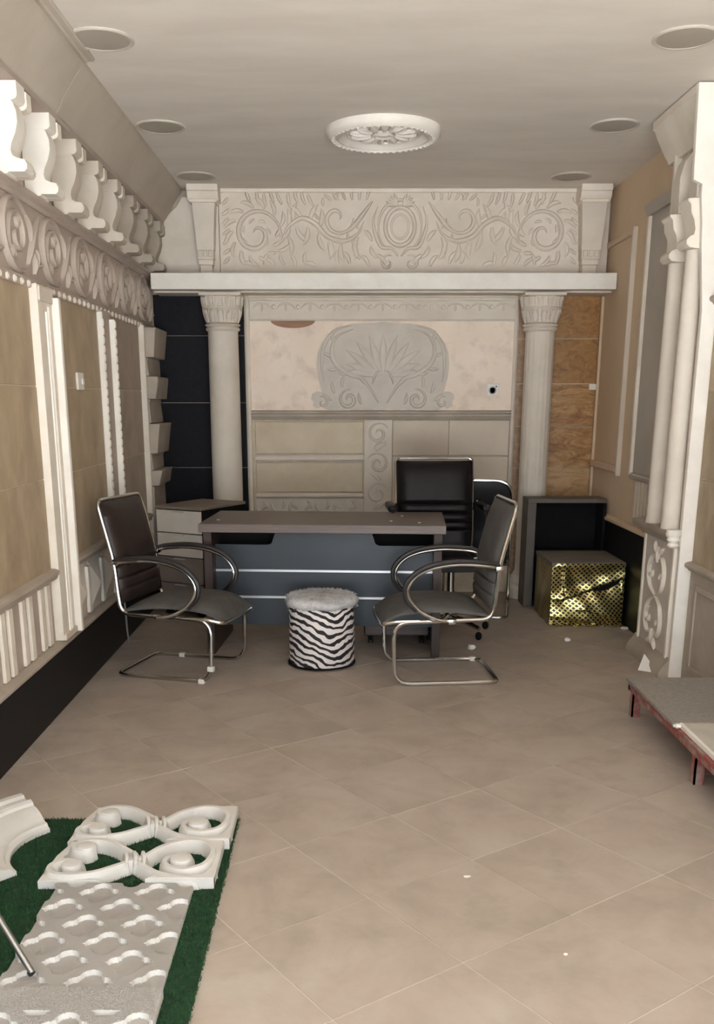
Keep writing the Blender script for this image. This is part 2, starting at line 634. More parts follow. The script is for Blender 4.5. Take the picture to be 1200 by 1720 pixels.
# ---- floor
fl = struct(MB().box(-1.55, 2.05, Y_FRONT, 7.6, -0.12, -0.0016).build('floor', 'grout', loc=(0, 4, -0.12)))
TS, TA = 0.4285, radians(35.3)
ux, uy = Vector((cos(TA), sin(TA))), Vector((-sin(TA), cos(TA)))
T0 = Vector((0.674, 2.525))


def clip_poly(poly, x0, x1, y0, y1):
    for (ax, lim, sg) in ((0, x0, 1), (0, x1, -1), (1, y0, 1), (1, y1, -1)):
        out = []
        for i in range(len(poly)):
            a, b = poly[i], poly[(i + 1) % len(poly)]
            ia, ib = sg * (a[ax] - lim) >= 0, sg * (b[ax] - lim) >= 0
            if ia:
                out.append(a)
            if ia != ib:
                t = (lim - a[ax]) / (b[ax] - a[ax])
                out.append((a[0] + (b[0] - a[0]) * t, a[1] + (b[1] - a[1]) * t))
        poly = out
        if len(poly) < 3:
            return []
    return poly


def poly_area(p):
    return abs(sum(p[i][0] * p[(i + 1) % len(p)][1] - p[(i + 1) % len(p)][0] * p[i][1] for i in range(len(p)))) / 2


g = 0.0022
for i in range(-14, 22):
    for j in range(-14, 22):
        q = [T0 + ux * (TS * (i + a)) + uy * (TS * (j + b)) for a, b in ((g, g), (1 - g, g), (1 - g, 1 - g), (g, 1 - g))]
        q = [T0 + ux * (TS * i + a) + uy * (TS * j + b) for a, b in ((g, g), (TS - g, g), (TS - g, TS - g), (g, TS - g))]
        pl = clip_poly([(p.x, p.y) for p in q], -1.395, 1.91, Y_FRONT, 7.44)
        if len(pl) >= 3 and poly_area(pl) > 0.0008:
            dz = random.uniform(-.0006, .0006)
            mb = MB()
            try:
                mb.prism(pl, 'z', -0.006, dz)
            except ValueError:
                continue
            mb.build('floor_tile', 'tile', fl, smooth=False)

# ---- ceiling
ce = struct(MB().box(-1.55, 2.05, Y_FRONT, 7.6, Z_CEIL, Z_CEIL + .12).build('ceiling', 'ceil'))

# ---- walls
wl = struct(MB().box(-1.60, -1.415, Y_FRONT, 7.6, 0, Z_CEIL).build('wall_left', 'cornice'))
wr = struct(MB().box(X_RIGHT, 2.05, Y_FRONT, 7.6, 0, Z_CEIL).build('wall_right', 'pink'))
wb = struct(MB().box(-1.55, 2.05, Y_BACK, 7.6, 0, Z_CEIL).build('wall_back', 'joint'))

# left wall: stone panels in three bays
bays = [[(-.3, .3), (.3, .95), (.95, 1.85), (1.85, 2.75), (2.75, 3.63), (3.63, 4.52)], [(4.76, 5.72)], [(5.93, 6.86)]]
rows = [(.672, 1.108), (1.114, 1.528), (1.534, 1.955)]
for bay in bays:
    for (a, b) in bay:
        for (z0, z1) in rows:
            MB().box(-1.42, -1.40 + random.uniform(-.001, .001), a + .002, b - .002, z0, z1, .0015).build('stone_panel', 'stone_grey' if a > 5.9 else 'stone', wl, smooth=False)
# joints fill
MB().box(-1.42, -1.404, Y_FRONT, 6.88, .66, 1.96).build('joint_bed', 'joint', wl, smooth=False)

struct(MB().box(-1.42, -1.375, Y_FRONT, 7.44, 0, .297, .002).build('baseboard_left', 'blackbase'))
struct(MB().prism([(-1.42, .297), (-1.372, .297), (-1.362, .305), (-1.362, .316), (-1.385, .332), (-1.42, .334)], 'y', Y_FRONT, 6.88).build('trim_1', 'rail'))
# chair rails of the bays
railp = [(-1.42, .636), (-1.385, .636), (-1.372, .645), (-1.368, .66), (-1.360, .668), (-1.360, .682), (-1.378, .69), (-1.42, .692)]
struct(MB().prism(railp, 'y', Y_FRONT, 4.52).build('trim_2', 'rail'))
struct(MB().prism(railp, 'y', 4.765, 5.715).build('trim_3', 'rail'))
struct(MB().prism(railp, 'y', 5.935, 6.86).build('trim_4', 'rail'))

# wainscot below the rail: slatted in the first bay, faceted diamonds in the second
ws = thing('slatted_wainscot', 'pale slatted wainscot below the rail at the front of the left wall', 'wall panel', (-1.40, 2.4, .334))
MB().box(-1.42, -1.405, Y_FRONT, 4.52, .334, .638).build('backing', 'frieze', ws)
yy = 4.393
while yy > 0.35:
    for w0 in (yy, yy - .095):
        MB().box(-1.406, -1.390, w0, w0 + .052, .338, .63, .003).build('slat', 'white', ws, smooth=False)
    yy -= .262
pw = thing('diamond_wainscot', 'grey wainscot with pointed faceted blocks behind the left visitor chair', 'wall panel', (-1.40, 5.24, .334))
MB().box(-1.42, -1.402, 4.765, 5.715, .334, .638).build('backing', 'grey2', pw)
for k in range(3):
    y0 = 4.80 + k * .31
    MB().box(-1.404, -1.384, y0, y0 + .05, .345, .60, .003).build('strip', 'clean', pw, smooth=False)
    mb = MB()
    b = [(-1.403, y0 + .055, .34), (-1.403, y0 + .30, .34), (-1.403, y0 + .30, .625), (-1.403, y0 + .055, .625)]
    vs = [mb.bm.verts.new(p) for p in b]
    ap = mb.bm.verts.new((-1.36, y0 + .1775, .482))
    for q in range(4):
        mb.bm.faces.new((vs[q], vs[(q + 1) % 4], ap))
    bmesh.ops.recalc_face_normals(mb.bm, faces=mb.bm.faces)
    mb.build('diamond_block', 'grey', pw, smooth=False)
pw2 = MB().box(-1.42, -1.400, 5.935, 6.86, .334, .638).build('wall_panel', 'grey2')
tag(pw2, 'plain grey wainscot panel in the far left corner behind the chair', 'wall panel')


# pilasters of the left wall
def reed(mb, x, y, z0, z1, r=.007):
    mb.tube([(x, y, z0), (x, y, z1)], r, 8)


pa = thing('pilaster', 'bright white fluted pilaster, the nearest one on the left wall', 'pilaster', (-1.39, 4.64, .334), 'pilasters of the left wall')
MB().box(-1.42, -1.364, 4.52, 4.762, .334, 1.972, .002).build('shaft', 'white', pa, smooth=False)
for (y, z1) in ((4.625, 1.86), (4.662, 1.885)):
    mb = MB()
    reed(mb, -1.363, y, .36, z1)
    mb.build('reed', 'clean', pa)
MB().box(-1.366, -1.330, 4.728, 4.762, .334, 1.93, .003).build('edge_batten', 'clean', pa, smooth=False)
MB().box(-1.366, -1.356, 4.53, 4.725, 1.90, 1.965, .003).build('cap_block', 'grey', pa, smooth=False)
MB().box(-1.366, -1.352, 4.522, 4.728, .334, .365, .003).build('foot', 'grey', pa, smooth=False)

pb = thing('pilaster', 'pale pilaster with two beaded edges, second on the left wall', 'pilaster', (-1.39, 5.825, .334), 'pilasters of the left wall')
MB().box(-1.42, -1.371, 5.72, 5.932, .334, 1.965, .002).build('shaft', 'frieze', pb, smooth=False)
for (y, x, z1) in ((5.722, -1.369, 1.955), (5.90, -1.341, 1.925)):
    mb = MB()
    mb.box(-1.40, x, y - .003, y + .022, .334, z1, .003)
    st = mb.build('edge_batten', 'clean', pb, smooth=False)
    mb = MB()
    z = .36
    while z < z1 - .02:
        mb.ball((x + .001, y + .01, z), (.007, .014, .022), 8, 6)
        z += .048
    mb.build('bead_edge', 'clean', st)['kind'] = 'stuff'

pc = tag(MB().box(-1.42, -1.362, 6.855, 6.888, .334, 1.965, .004).build('edge_strip', 'white'), 'narrow white vertical strip beside the stacked corner blocks', 'trim strip')

# quoin blocks in the far left corner: wide ones alternate with narrow ones
def quoin(z0, z1, x_top, x_bot, label, slant=.03):
    mb = MB()
    poly = [(-1.42, z0), (x_bot, z0), (x_top - .006, z1 - .02), (x_top, z1), (-1.42, z1)]
    mb.prism(poly, 'y', 6.889, 7.36)
    for v in mb.bm.verts:
        if v.co.y < 7.0 and v.co.x > -1.41:
            v.co.y += slant
    for v in mb.bm.verts:
        v.co.y += random.uniform(-.006, .006) if v.co.y > 7.2 else 0
        v.co.x += random.uniform(-.006, .006) if v.co.x > -1.40 else 0
    bmesh.ops.bevel(mb.bm, geom=mb.bm.edges[:], offset=.004, segments=1, affect='EDGES')
    o = mb.build('corner_block', 'rail', smooth=False)
    tag(o, label, 'stone block', 'rough corner blocks stacked against the black granite')


zq = [(1.955, 1.755, 1, 'wide rough block at the top of the corner stack, left of black granite'),
      (1.755, 1.63, 0, 'narrow recessed block just under the topmost wide corner block'),
      (1.63, 1.475, 1, 'second wide rough block from the top of the corner stack'),
      (1.475, 1.31, 0, 'narrow recessed block between second and third wide corner blocks'),
      (1.31, 1.10, 1, 'third wide block of the corner stack, the tallest of the wide ones'),
      (1.10, .985, 0, 'narrow recessed block under the tallest wide corner block'),
      (.985, .875, 1, 'lowest wide block of the corner stack with a slanting lower side'),
      (.875, .335, 0, 'tall plain narrow block at the bottom of the corner stack')]
for (z1, z0, wide, lb) in zq:
    quoin(z0 + .0015, z1 - .0015, -1.292 if wide else -1.352, -1.318 if wide else -1.352, lb, .035 if wide else .01)

# ---- left frieze with carved ovals
lf = thing('carved_frieze', 'long mauve-grey frieze with carved ovals running along the left wall', 'frieze', (-1.40, 3.8, 1.98))
MB().box(-1.42, -1.398, Y_FRONT, 7.36, 1.99, 2.31).build('panel', 'frieze', lf)
MB().prism([(-1.42, 2.30), (-1.385, 2.30), (-1.375, 2.312), (-1.375, 2.325), (-1.358, 2.335), (-1.358, 2.347), (-1.42, 2.352)], 'y', Y_FRONT, 7.36).build('top_moulding', 'frieze', lf)
MB().prism([(-1.42, 1.952), (-1.392, 1.952), (-1.386, 1.957), (-1.386, 1.975), (-1.380, 1.982), (-1.380, 1.99), (-1.395, 1.996), (-1.42, 1.996)], 'y', Y_FRONT, 7.36).build('bottom_moulding', 'frieze', lf)


def mpl(u, v, h):
    return (-1.398 + h, u, v)


mb = MB()
mb.lathe([(.015, -.004), (.0165, .004), (.012, .009), (.007, .004), (.007, -.004)], 0, 0, 12)
bead0 = None
k = 0
y = 4.258 - .09 * 12
while y < 6.9:
    if bead0 is None:
        bmesh.ops.rotate(mb.bm, verts=mb.bm.verts, cent=(0, 0, 0), matrix=Matrix.Rotation(pi / 2, 3, 'Y'))
        bmesh.ops.translate(mb.bm, verts=mb.bm.verts, vec=WLOC[lf.name])
        bead0 = mb.build('bead', 'grey', lf)
        b = bead0
    else:
        b = bead0.copy()
        COL.objects.link(b)
    b.location = Vector((-1.386, y, 1.966)) - WLOC[lf.name]
    y += .0925
e0 = 4.197 - .533 * 4
for k in range(10):
    e = e0 + .533 * k
    if e > 6.95:
        break
    mb = MB()
    cy_, cz_ = e + .185, 2.15
    mb.stroke(arc(cy_, cz_, .185, .145, 45, 330, 30), .016, .026, mpl)
    mb.stroke(spiral(cy_ + .01, cz_, .115, .02, 210, -250, 36), .013, .022, mpl)
    mb.stroke(sp2([(e + .31, 2.04), (e + .36, 2.10), (e + .44, 2.2), (e + .52, 2.275)]), .016, .024, mpl)
    mb.stroke(sp2([(e + .33, 2.255), (e + .375, 2.21), (e + .39, 2.14)]), .013, .022, mpl)
    mb.stroke(sp2([(e + .40, 2.015), (e + .415, 2.06), (e + .41, 2.11)]), .013, .024, mpl)
    for (a, ln) in ((250, .05), (290, .06), (330, .05)):
        leaf(mb, cy_ - .06, cz_ - .05, a, ln, .010, .018, mpl, 30)
    for (a, ln) in ((60, .06), (100, .06), (140, .05)):
        leaf(mb, cy_ + .03, cz_ + .03, a, ln, .009, .016, mpl, -40)
    leaf(mb, e + .46, 2.06, 70, .07, .012, .02, mpl, 40)
    leaf(mb, e + .475, 2.06, 20, .06, .011, .02, mpl, -30)
    mb.build('oval_scroll', 'frieze', lf)

# ---- corbels (eight brackets under the left cornice)
cpos = [4.18 + .433 * i for i in range(8)]
cl = ['bright white wall bracket nearest the camera, cut by the photo edge',
      'second bracket from the front along the left wall, bright white',
      'third bracket from the front along the left wall',
      'fourth bracket from the front along the left wall',
      'fifth bracket from the front along the left wall',
      'sixth bracket from the front, dull in the shade',
      'second to last bracket before the back wall frieze',
      'last bracket of the row, tucked in the corner by the back frieze']
prof = [(-1.41, 2.345), (-1.345, 2.345), (-1.338, 2.352), (-1.275, 2.352), (-1.264, 2.362), (-1.262, 2.378), (-1.27, 2.396), (-1.30, 2.402), (-1.318, 2.41),
        (-1.324, 2.43), (-1.318, 2.455), (-1.300, 2.49), (-1.288, 2.53), (-1.289, 2.57), (-1.300, 2.60), (-1.312, 2.612), (-1.41, 2.612)]
capp = [(-1.41, 2.608), (-1.30, 2.608), (-1.286, 2.614), (-1.280, 2.624), (-1.280, 2.676), (-1.41, 2.676)]
ck0 = None
for i, (y, lb) in enumerate(zip(cpos, cl)):
    if ck0 is None:
        ck0 = thing('corbel', lb, 'bracket', (-1.40, y, 2.345), 'brackets along the top of the left wall')
        MB().prism(prof, 'y', y, y + .10, .003).build('scroll_body', 'clean', ck0)
        MB().prism([(a - .014 if a > -1.4 else a, z) for a, z in prof], 'y', y + .10, y + .165, .003).build('rear_layer', 'white', ck0)
        MB().prism(capp, 'y', y - .004, y + .104, .003).build('cap', 'clean', ck0)
        MB().prism([(a + .004 if a > -1.4 else a, z - .012) for a, z in capp], 'y', y + .104, y + .172, .003).build('rear_cap', 'white', ck0)
        o = ck0
    else:
        o = copy_tree(ck0)
        o.location.y = y
        tag(o, lb, 'bracket', 'brackets along the top of the left wall')
        if i >= 2:                          # beiger castings, with the shade deeper in the room painted in
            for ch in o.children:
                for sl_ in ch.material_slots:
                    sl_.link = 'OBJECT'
                    sl_.material = M['shaded_cast'] if i < 5 else M['shaded_cast2']

# ---- cornice along the ceiling on the left (near length has an extra fillet)
def cornice_profile(ext):
    p = [(-1.45, 2.70), (-1.275, 2.70), (-1.268, 2.712)]
    for i in range(9):
        t = i / 8
        p.append((-1.262 + .11 * t, 2.716 + .165 * (t ** .8)))
    p += [(-1.148, 2.89), (-1.144, 2.90)]
    if ext:
        p += [(-1.125, 2.895), (-1.118, 2.902), (-1.095, 2.902), (-1.09, 2.908)]
    p += [(-1.09 if ext else -1.144, 2.9145), (-1.45, 2.9145)]
    return p


c1 = MB().prism(cornice_profile(False), 'y', 4.72, 7.37).build('cornice', 'cornice')
tag(c1, 'long far length of grey cove cornice between left wall and ceiling', 'cornice')
c2 = MB().prism(cornice_profile(True), 'y', Y_FRONT, 4.715).build('cornice', 'cornice')
tag(c2, 'near length of grey cornice with stepped edge against the ceiling', 'cornice')
c3 = MB().box(-1.43, -1.283, Y_FRONT, 7.37, 2.678, 2.701).build('soffit_board', 'frieze')
tag(c3, 'thin soffit board above the row of wall brackets', 'board')

# ---- light switch on the left wall
sw = thing('light_switch', 'small pale light switch on the brown stone of the left wall', 'switch', (-1.40, 5.25, 1.52))
MB().box(-1.402, -1.388, 5.195, 5.31, 1.522, 1.61, .003).build('plate', 'plastic_w', sw)
MB().box(-1.389, -1.381, 5.265, 5.295, 1.55, 1.582, .002).build('rocker', 'plastic_w', sw)


# ================================================================== BACK WALL
for (z0, z1) in ((0, .487), (.491, .968), (.972, 1.448), (1.452, 1.928), (1.932, 2.214)):
    for (xa, xb) in ((-1.398, -1.0), (-.997, -.735)):
        MB().box(xa, xb, 7.436, 7.452, z0, z1, .001).build('granite_slab', 'granite', wb, smooth=False)
for (z0, z1, m) in ((0, .33, 'trav'), (.334, .648, 'trav'), (.652, .962, 'trav_p'), (.968, 1.275, 'trav'), (1.28, 1.584, 'trav'), (1.592, 1.905, 'trav_m'), (1.912, 2.214, 'trav_m')):
    MB().box(1.372, 1.892, 7.436, 7.452, z0, z1, .001).build('travertine_slab', m, wb, smooth=False)
    MB().box(1.295, 1.366, 7.438, 7.452, z0, z1, .001).build('pebble_slab', 'mosaic', wb, smooth=False)
struct(MB().box(1.894, 1.914, 7.42, 7.452, .76, 2.2, .002).build('trim_5', 'pink'))
tg = tag(MB().box(1.845, 1.90, 7.432, 7.437, 1.545, 1.585).build('paper_tag', 'paper'), 'small white tag stuck on the brown travertine at right', 'tag')

# centre display: frame strips
for n, (xa, xb) in ((6, (-.728, -.692)), (7, (1.262, 1.292))):
    mb = MB().prism([(xa, 7.452), (xa, 7.415), (xa + .008, 7.405), ((xa + xb) / 2, 7.400), (xb - .008, 7.405), (xb, 7.415), (xb, 7.452)], 'z', .3, 2.214)
    struct(mb.build('trim_%d' % n, 'white' if n == 6 else 'grey'))


def mpb(yf):
    return lambda u, v, h: (u, yf - h, v)


# swag frieze at the top of the centre display
sf = thing('swag_frieze', 'pale grey frieze with small carved swags under the white beam', 'frieze', (.28, 7.44, 2.035))
MB().box(-.69, 1.262, 7.425, 7.452, 2.035, 2.214).build('panel', 'grey', sf)
MB().prism([(7.452, 2.17), (7.418, 2.17), (7.405, 2.178), (7.400, 2.188), (7.408, 2.195), (7.395, 2.20), (7.395, 2.214), (7.452, 2.214)], 'x', -.692, 1.262).build('top_moulding', 'white', sf)
MB().box(-.69, 1.262, 7.416, 7.43, 2.032, 2.045, .003).build('bottom_fillet', 'grey2', sf)
mb = MB()
for k in range(11):
    cx = -.60 + k * .178
    mb.stroke(arc(cx, 2.105, .068, .05, 10, 170, 12), .008, .008, mpb(7.425))
    leaf(mb, cx, 2.10, 90, .05, .010, .008, mpb(7.425))
    mb.stroke(arc(cx + .089, 2.13, .014, .014, 0, 330, 10), .005, .008, mpb(7.425))
mb.build('swag_carving', 'grey', sf)

MB().box(-.692, 1.262, 7.428, 7.452, 1.392, 2.034).build('plaster_panel', 'cream', wb)

# brown half disc
mb = MB()
pts = [(-.535, 2.033)] + [(-.372 + .163 * cos(radians(a)), 2.035 + .052 * sin(radians(a))) for a in range(185, 356, 10)] + [(-.209, 2.033)]
mb.prism(pts, 'y', 7.412, 7.43)
tag(mb.build('wooden_disc', 'wood'), 'brown wooden disc edge showing below the swag frieze at left', 'disc')

# carved crest
def PX(x, y):
    return ((x - 577) / 223.5, 2.031 - (y - 540) * .00426)


half = [(643, 541), (622, 544), (600, 544), (582, 547), (566, 552), (552, 563), (541, 576), (535, 592), (533, 612), (535, 634), (539, 650), (541, 658), (533, 657), (525, 661), (523, 669), (527, 675),
        (526, 682), (534, 686), (541, 683), (549, 689), (561, 690), (572, 691), (584, 687), (596, 690), (608, 687), (620, 690), (632, 687), (643, 690)]
poly = [PX(*p) for p in half] + [PX(1286 - x, y) for x, y in half[-2:0:-1]]
cr = thing('carved_crest', 'large grey carved shell crest mounted on the cream plaster panel', 'carving', (.30, 7.42, 1.393))
MB().prism(poly, 'y', 7.404, 7.43).build('backplate', 'grey2', cr)
mp = mpb(7.404)
mb = MB()
cx0, cz0 = PX(643, 640)
for a in range(-75, 76, 15):
    L_ = .30 if abs(a) < 50 else .24
    leaf(mb, cx0 + .06 * sin(radians(a)), cz0 + .04, 90 - a, L_, .026, .012, mp, -a * .35, 10)
mb.build('shell', 'grey2', cr)
mb = MB()
for sgn in (1, -1):
    X_ = lambda x: cx0 + sgn * x
    mb.stroke([(X_(a), b) for a, b in arc(0, cz0 - .02, .075, .10, 0, 90, 12)], .012, .014, mp)
    mb.stroke([(X_(a), b) for a, b in spiral(.255, 1.475, .075, .014, 100, -380, 40)], .016, .018, mp)
    mb.stroke([(X_(a), b) for a, b in sp2([(.03, 1.45), (.10, 1.56), (.17, 1.63), (.26, 1.66), (.36, 1.74), (.38, 1.84), (.33, 1.93), (.22, 1.975)])], .018, .014, mp)
    mb.stroke([(X_(a), b) for a, b in sp2([(.44, 1.60), (.455, 1.72), (.44, 1.85), (.36, 1.96), (.24, 2.0)])], .014, .012, mp)
    mb.stroke([(X_(a), b) for a, b in spiral(.45, 1.455, .045, .01, 60, 420, 24)], .011, .013, mp)
    for k, (x, z, a) in enumerate(((.12, 1.58, 40), (.18, 1.64, 20), (.25, 1.66, -10), (.33, 1.70, -20), (.37, 1.78, 10), (.36, 1.88, 60), (.36, 1.52, 60), (.38, 1.47, 20), (.16, 1.44, 60), (.30, 1.56, 80))):
        leaf(mb, X_(x), z, a if sgn > 0 else 180 - a, .09, .014, .012, mp, 40 * sgn)
mb.build('leaf_scrolls', 'grey2', cr)

# ledge under the crest
struct(MB().prism([(7.452, 1.328), (7.415, 1.328), (7.405, 1.34), (7.395, 1.352), (7.395, 1.366), (7.385, 1.374), (7.385, 1.388), (7.405, 1.394), (7.452, 1.394)], 'x', -.69, 1.262).build('trim_8', 'rail'))

# lower left of the centre: limestone slabs and trims
for (z0, z1) in ((1.075, 1.312), (.785, 1.008)):
    o = MB().box(-.67, .150, 7.432, 7.452, z0, z1, .004).build('limestone_slab', 'slab', wb, smooth=False)
for z0, z1 in ((1.018, 1.066), (.742, .778)):
    MB().prism([(7.452, z0), (7.43, z0), (7.418, z0 + .012), (7.418, z1 - .012), (7.43, z1), (7.452, z1)], 'x', -.67, .155).build('slab_trim', 'grey', wb)
cs = thing('carved_strip', 'low grey carved strip just above the desk top', 'carving', (-.26, 7.44, .45))
MB().box(-.67, .155, 7.43, 7.452, .45, .735).build('panel', 'grey2', cs)
mp = mpb(7.43)
for k in range(14):
    mb = MB()
    leaf(mb, -.64 + k * .057, .64 + .02 * (k % 2), 60 + 40 * (k % 3), .08, .012, .012, mp, 60 if k % 2 else -60)
    mb.build('leaf', 'grey2', cs)

vs_ = thing('scroll_strip', 'upright pale strip carved with a chain of scrolls beside limestone slabs', 'carving', (.265, 7.44, .3))
MB().box(.160, .370, 7.428, 7.452, .3, 1.325).build('panel', 'grey', vs_)
mb = MB()
mp = mpb(7.428)
for k in range(4):
    zc = 1.225 - .225 * k
    d = 1 if k % 2 == 0 else -1
    mb.stroke([(.265 + d * (a - .265), b) for a, b in spiral(.265, zc, .085, .014, 30, 540, 44)], .012, .013, mp)
    leaf(mb, .265 + d * .06, zc - .07, 200 if d > 0 else -20, .10, .016, .012, mp, 50 * d)
    leaf(mb, .265 - d * .03, zc - .12, 60 if d > 0 else 120, .09, .014, .012, mp, -50 * d)
mb.build('scroll_carving', 'grey', vs_)
for (xa, xb) in ((.376, .797), (.803, 1.26)):
    for (z0, z1) in ((.30, .655), (.66, 1.055), (1.062, 1.322)):
        MB().box(xa, xb, 7.432, 7.452, z0, z1, .002).build('pale_slab', 'slab_r', wb, smooth=False)

# socket
so = thing('wall_socket', 'square white wall socket on the plaster right of the crest', 'socket', (1.12, 7.42, 1.50))
MB().box(1.078, 1.165, 7.416, 7.43, 1.502, 1.588, .003).build('plate', 'plastic_w', so)
mb = MB()
mb.lathe([(.028, 0), (.028, .004), (.022, .005), (.020, .001), (.001, .001)], 0, 0, 20)
bmesh.ops.rotate(mb.bm, verts=mb.bm.verts, cent=(0, 0, 0), matrix=Matrix.Rotation(pi / 2, 3, 'X'))
bmesh.ops.translate(mb.bm, verts=mb.bm.verts, vec=(1.118, 7.417, 1.540))
mb.build('outlet', 'lamp_w', so)
MB().box(1.140, 1.150, 7.412, 7.417, 1.563, 1.573).build('indicator', 'pad', so)

# ---- beam
bmn = thing('mantel_beam', 'plain cream beam lying across both columns of the back wall', 'beam', (.28, 7.25, 2.214))
MB().box(-1.342, 1.905, 7.09, 7.45, 2.216, 2.324, .003).build('beam', 'clean', bmn)
MB().box(-1.342, 1.905, 7.20, 7.45, 2.205, 2.217).build('underside_board', 'grey', bmn)

# ---- upper frieze with acanthus relief
uf = thing('acanthus_frieze', 'wide grey frieze of carved acanthus scrolls above the beam', 'frieze', (.40, 7.41, 2.325))
YF = 7.375
MB().box(-.885, 1.70, YF, 7.452, 2.325, 2.912).build('panel', 'grey', uf)
MB().prism([(YF + .01, 2.885), (YF - .012, 2.89), (YF - .018, 2.90), (YF - .018, 2.912), (YF + .01, 2.912)], 'x', -.885, 1.70).build('top_fillet', 'white', uf)
mp = mpb(YF)
XC = .405
for sgn in (1, -1):
    X_ = lambda x, s=sgn: XC + s * x
    A_ = lambda a, s=sgn: a if s > 0 else 180 - a
    mb = MB()
    # outer volute and its long stem
    mb.stroke([(X_(a), b) for a, b in spiral(1.03, 2.615, .185, .02, 200, -330, 60)], .020, .022, mp)
    mb.stroke([(X_(a), b) for a, b in sp2([(.845, 2.56), (.80, 2.66), (.70, 2.72), (.60, 2.68), (.52, 2.60), (.40, 2.57), (.30, 2.62), (.26, 2.70)])], .020, .022, mp)
    # inner curl
    mb.stroke([(X_(a), b) for a, b in spiral(.45, 2.72, .12, .018, 180, 560, 50)], .016, .020, mp)
    mb.stroke([(X_(a), b) for a, b in sp2([(.20, 2.83), (.27, 2.74), (.34, 2.66), (.42, 2.61)])], .018, .024, mp)
    mb.build('scroll', 'grey', uf)
    mb = MB()
    # leaves along the outer volute
    for k in range(16):
        a = 215 - k * 26
        r = .19 - k * .0035
        x, z = 1.03 + r * cos(radians(a)), 2.615 + r * sin(radians(a))
        leaf(mb, X_(x), z, A_(a - 35), .11 if k < 12 else .07, .017, .016, mp, (-70) * sgn)
    for k in range(6):
        a = 200 - k * 48
        x, z = 1.03 + .085 * cos(radians(a)), 2.615 + .085 * sin(radians(a))
        leaf(mb, X_(x), z, A_(a + 60), .055, .011, .014, mp, 60 * sgn)
    for k, (x, z, a) in enumerate(((.80, 2.66, 110), (.76, 2.70, 80), (.70, 2.72, 60), (.64, 2.70, 95), (.58, 2.66, 120), (.80, 2.60, 240), (.74, 2.66, 250), (.66, 2.66, 265), (.58, 2.62, 270), (.50, 2.57, 250), (.42, 2.55, 280), (.34, 2.57, 240), (.30, 2.60, 300))):
        leaf(mb, X_(x), z, A_(a), .13, .020, .016, mp, (50 if k % 2 else -50) * sgn)
    for k in range(9):
        leaf(mb, X_(.62 + k * .055), 2.80 + .012 * (k % 3), A_(55 + 6 * (k % 4)), .10, .014, .016, mp, 25 * sgn)
    for k in range(8):
        leaf(mb, X_(.60 + k * .075), 2.40 + .012 * (k % 2), A_(40 + 25 * (k % 3)), .09, .016, .014, mp, (60 if k % 2 else -60) * sgn)
    for k in range(6):
        leaf(mb, X_(.24 + k * .05), 2.84, A_(100 - 14 * k), .07, .012, .016, mp, 20 * sgn)
    for k in range(7):
        a = 190 + k * 42
        leaf(mb, X_(.45 + .125 * cos(radians(a))), 2.72 + .125 * sin(radians(a)), A_(a + 30), .06, .012, .014, mp, 50 * sgn)
    for k, (x, z, a) in enumerate(((.10, 2.42, 60), (.16, 2.46, 30), (.22, 2.40, 75), (.28, 2.45, 40), (.36, 2.42, 80), (.44, 2.42, 60), (.50, 2.47, 100), (.13, 2.54, 40), (.20, 2.57, 70))):
        leaf(mb, X_(x), z, A_(a), .10, .018, .016, mp, (70 if k % 2 else -50) * sgn)
    # leaf border beside the console
    for k in range(7):
        leaf(mb, X_(1.27), 2.42 + k * .065, A_(150 + 10 * (k % 2)), .07, .014, .014, mp, -40 * sgn)
    mb.build('acanthus_leaves', 'grey', uf)
mb = MB()
mb.stroke(arc(XC, 2.665, .105, .125, -90, 270, 34), .017, .022, mp, taper=(1, 1))
mb.stroke(arc(XC, 2.665, .155, .175, -60, 240, 34), .012, .016, mp)
mb.stroke(arc(XC, 2.665, .062, .08, -90, 270, 24), .010, .010, mp, taper=(1, 1))
for sgn in (1, -1):
    mb.stroke([(XC + sgn * a, b) for a, b in sp2([(.01, 2.47), (.06, 2.52), (.13, 2.53), (.17, 2.60), (.19, 2.70), (.16, 2.80)])], .015, .02, mp)
    mb.stroke([(XC + sgn * a, b) for a, b in spiral(.085, 2.425, .055, .012, 120, -260, 26)], .012, .016, mp)
    for k in range(5):
        leaf(mb, XC + sgn * .02, 2.80, 90 - sgn * (10 + 17 * k), .09, .013, .018, mp, -20 * sgn)
mb.build('oval_wreath', 'grey', uf)

# plain side pieces of the upper frieze
sl = MB()
sl.prism([(-1.352, 2.326), (-1.336, 2.44), (-1.30, 2.60), (-1.282, 2.69), (-1.262, 2.735), (-1.225, 2.765), (-1.185, 2.795), (-1.160, 2.84), (-1.145, 2.86), (-.89, 2.86), (-.89, 2.326)], 'y', 7.38, 7.452)
tag(sl.build('frieze_end', 'grey'), 'plain grey frieze end with ragged curved edge in the left corner', 'wall panel')
tag(MB().box(1.702, 1.90, 7.38, 7.452, 2.326, 2.912).build('frieze_end', 'grey'), 'plain grey frieze end in the right corner above the beam', 'wall panel')


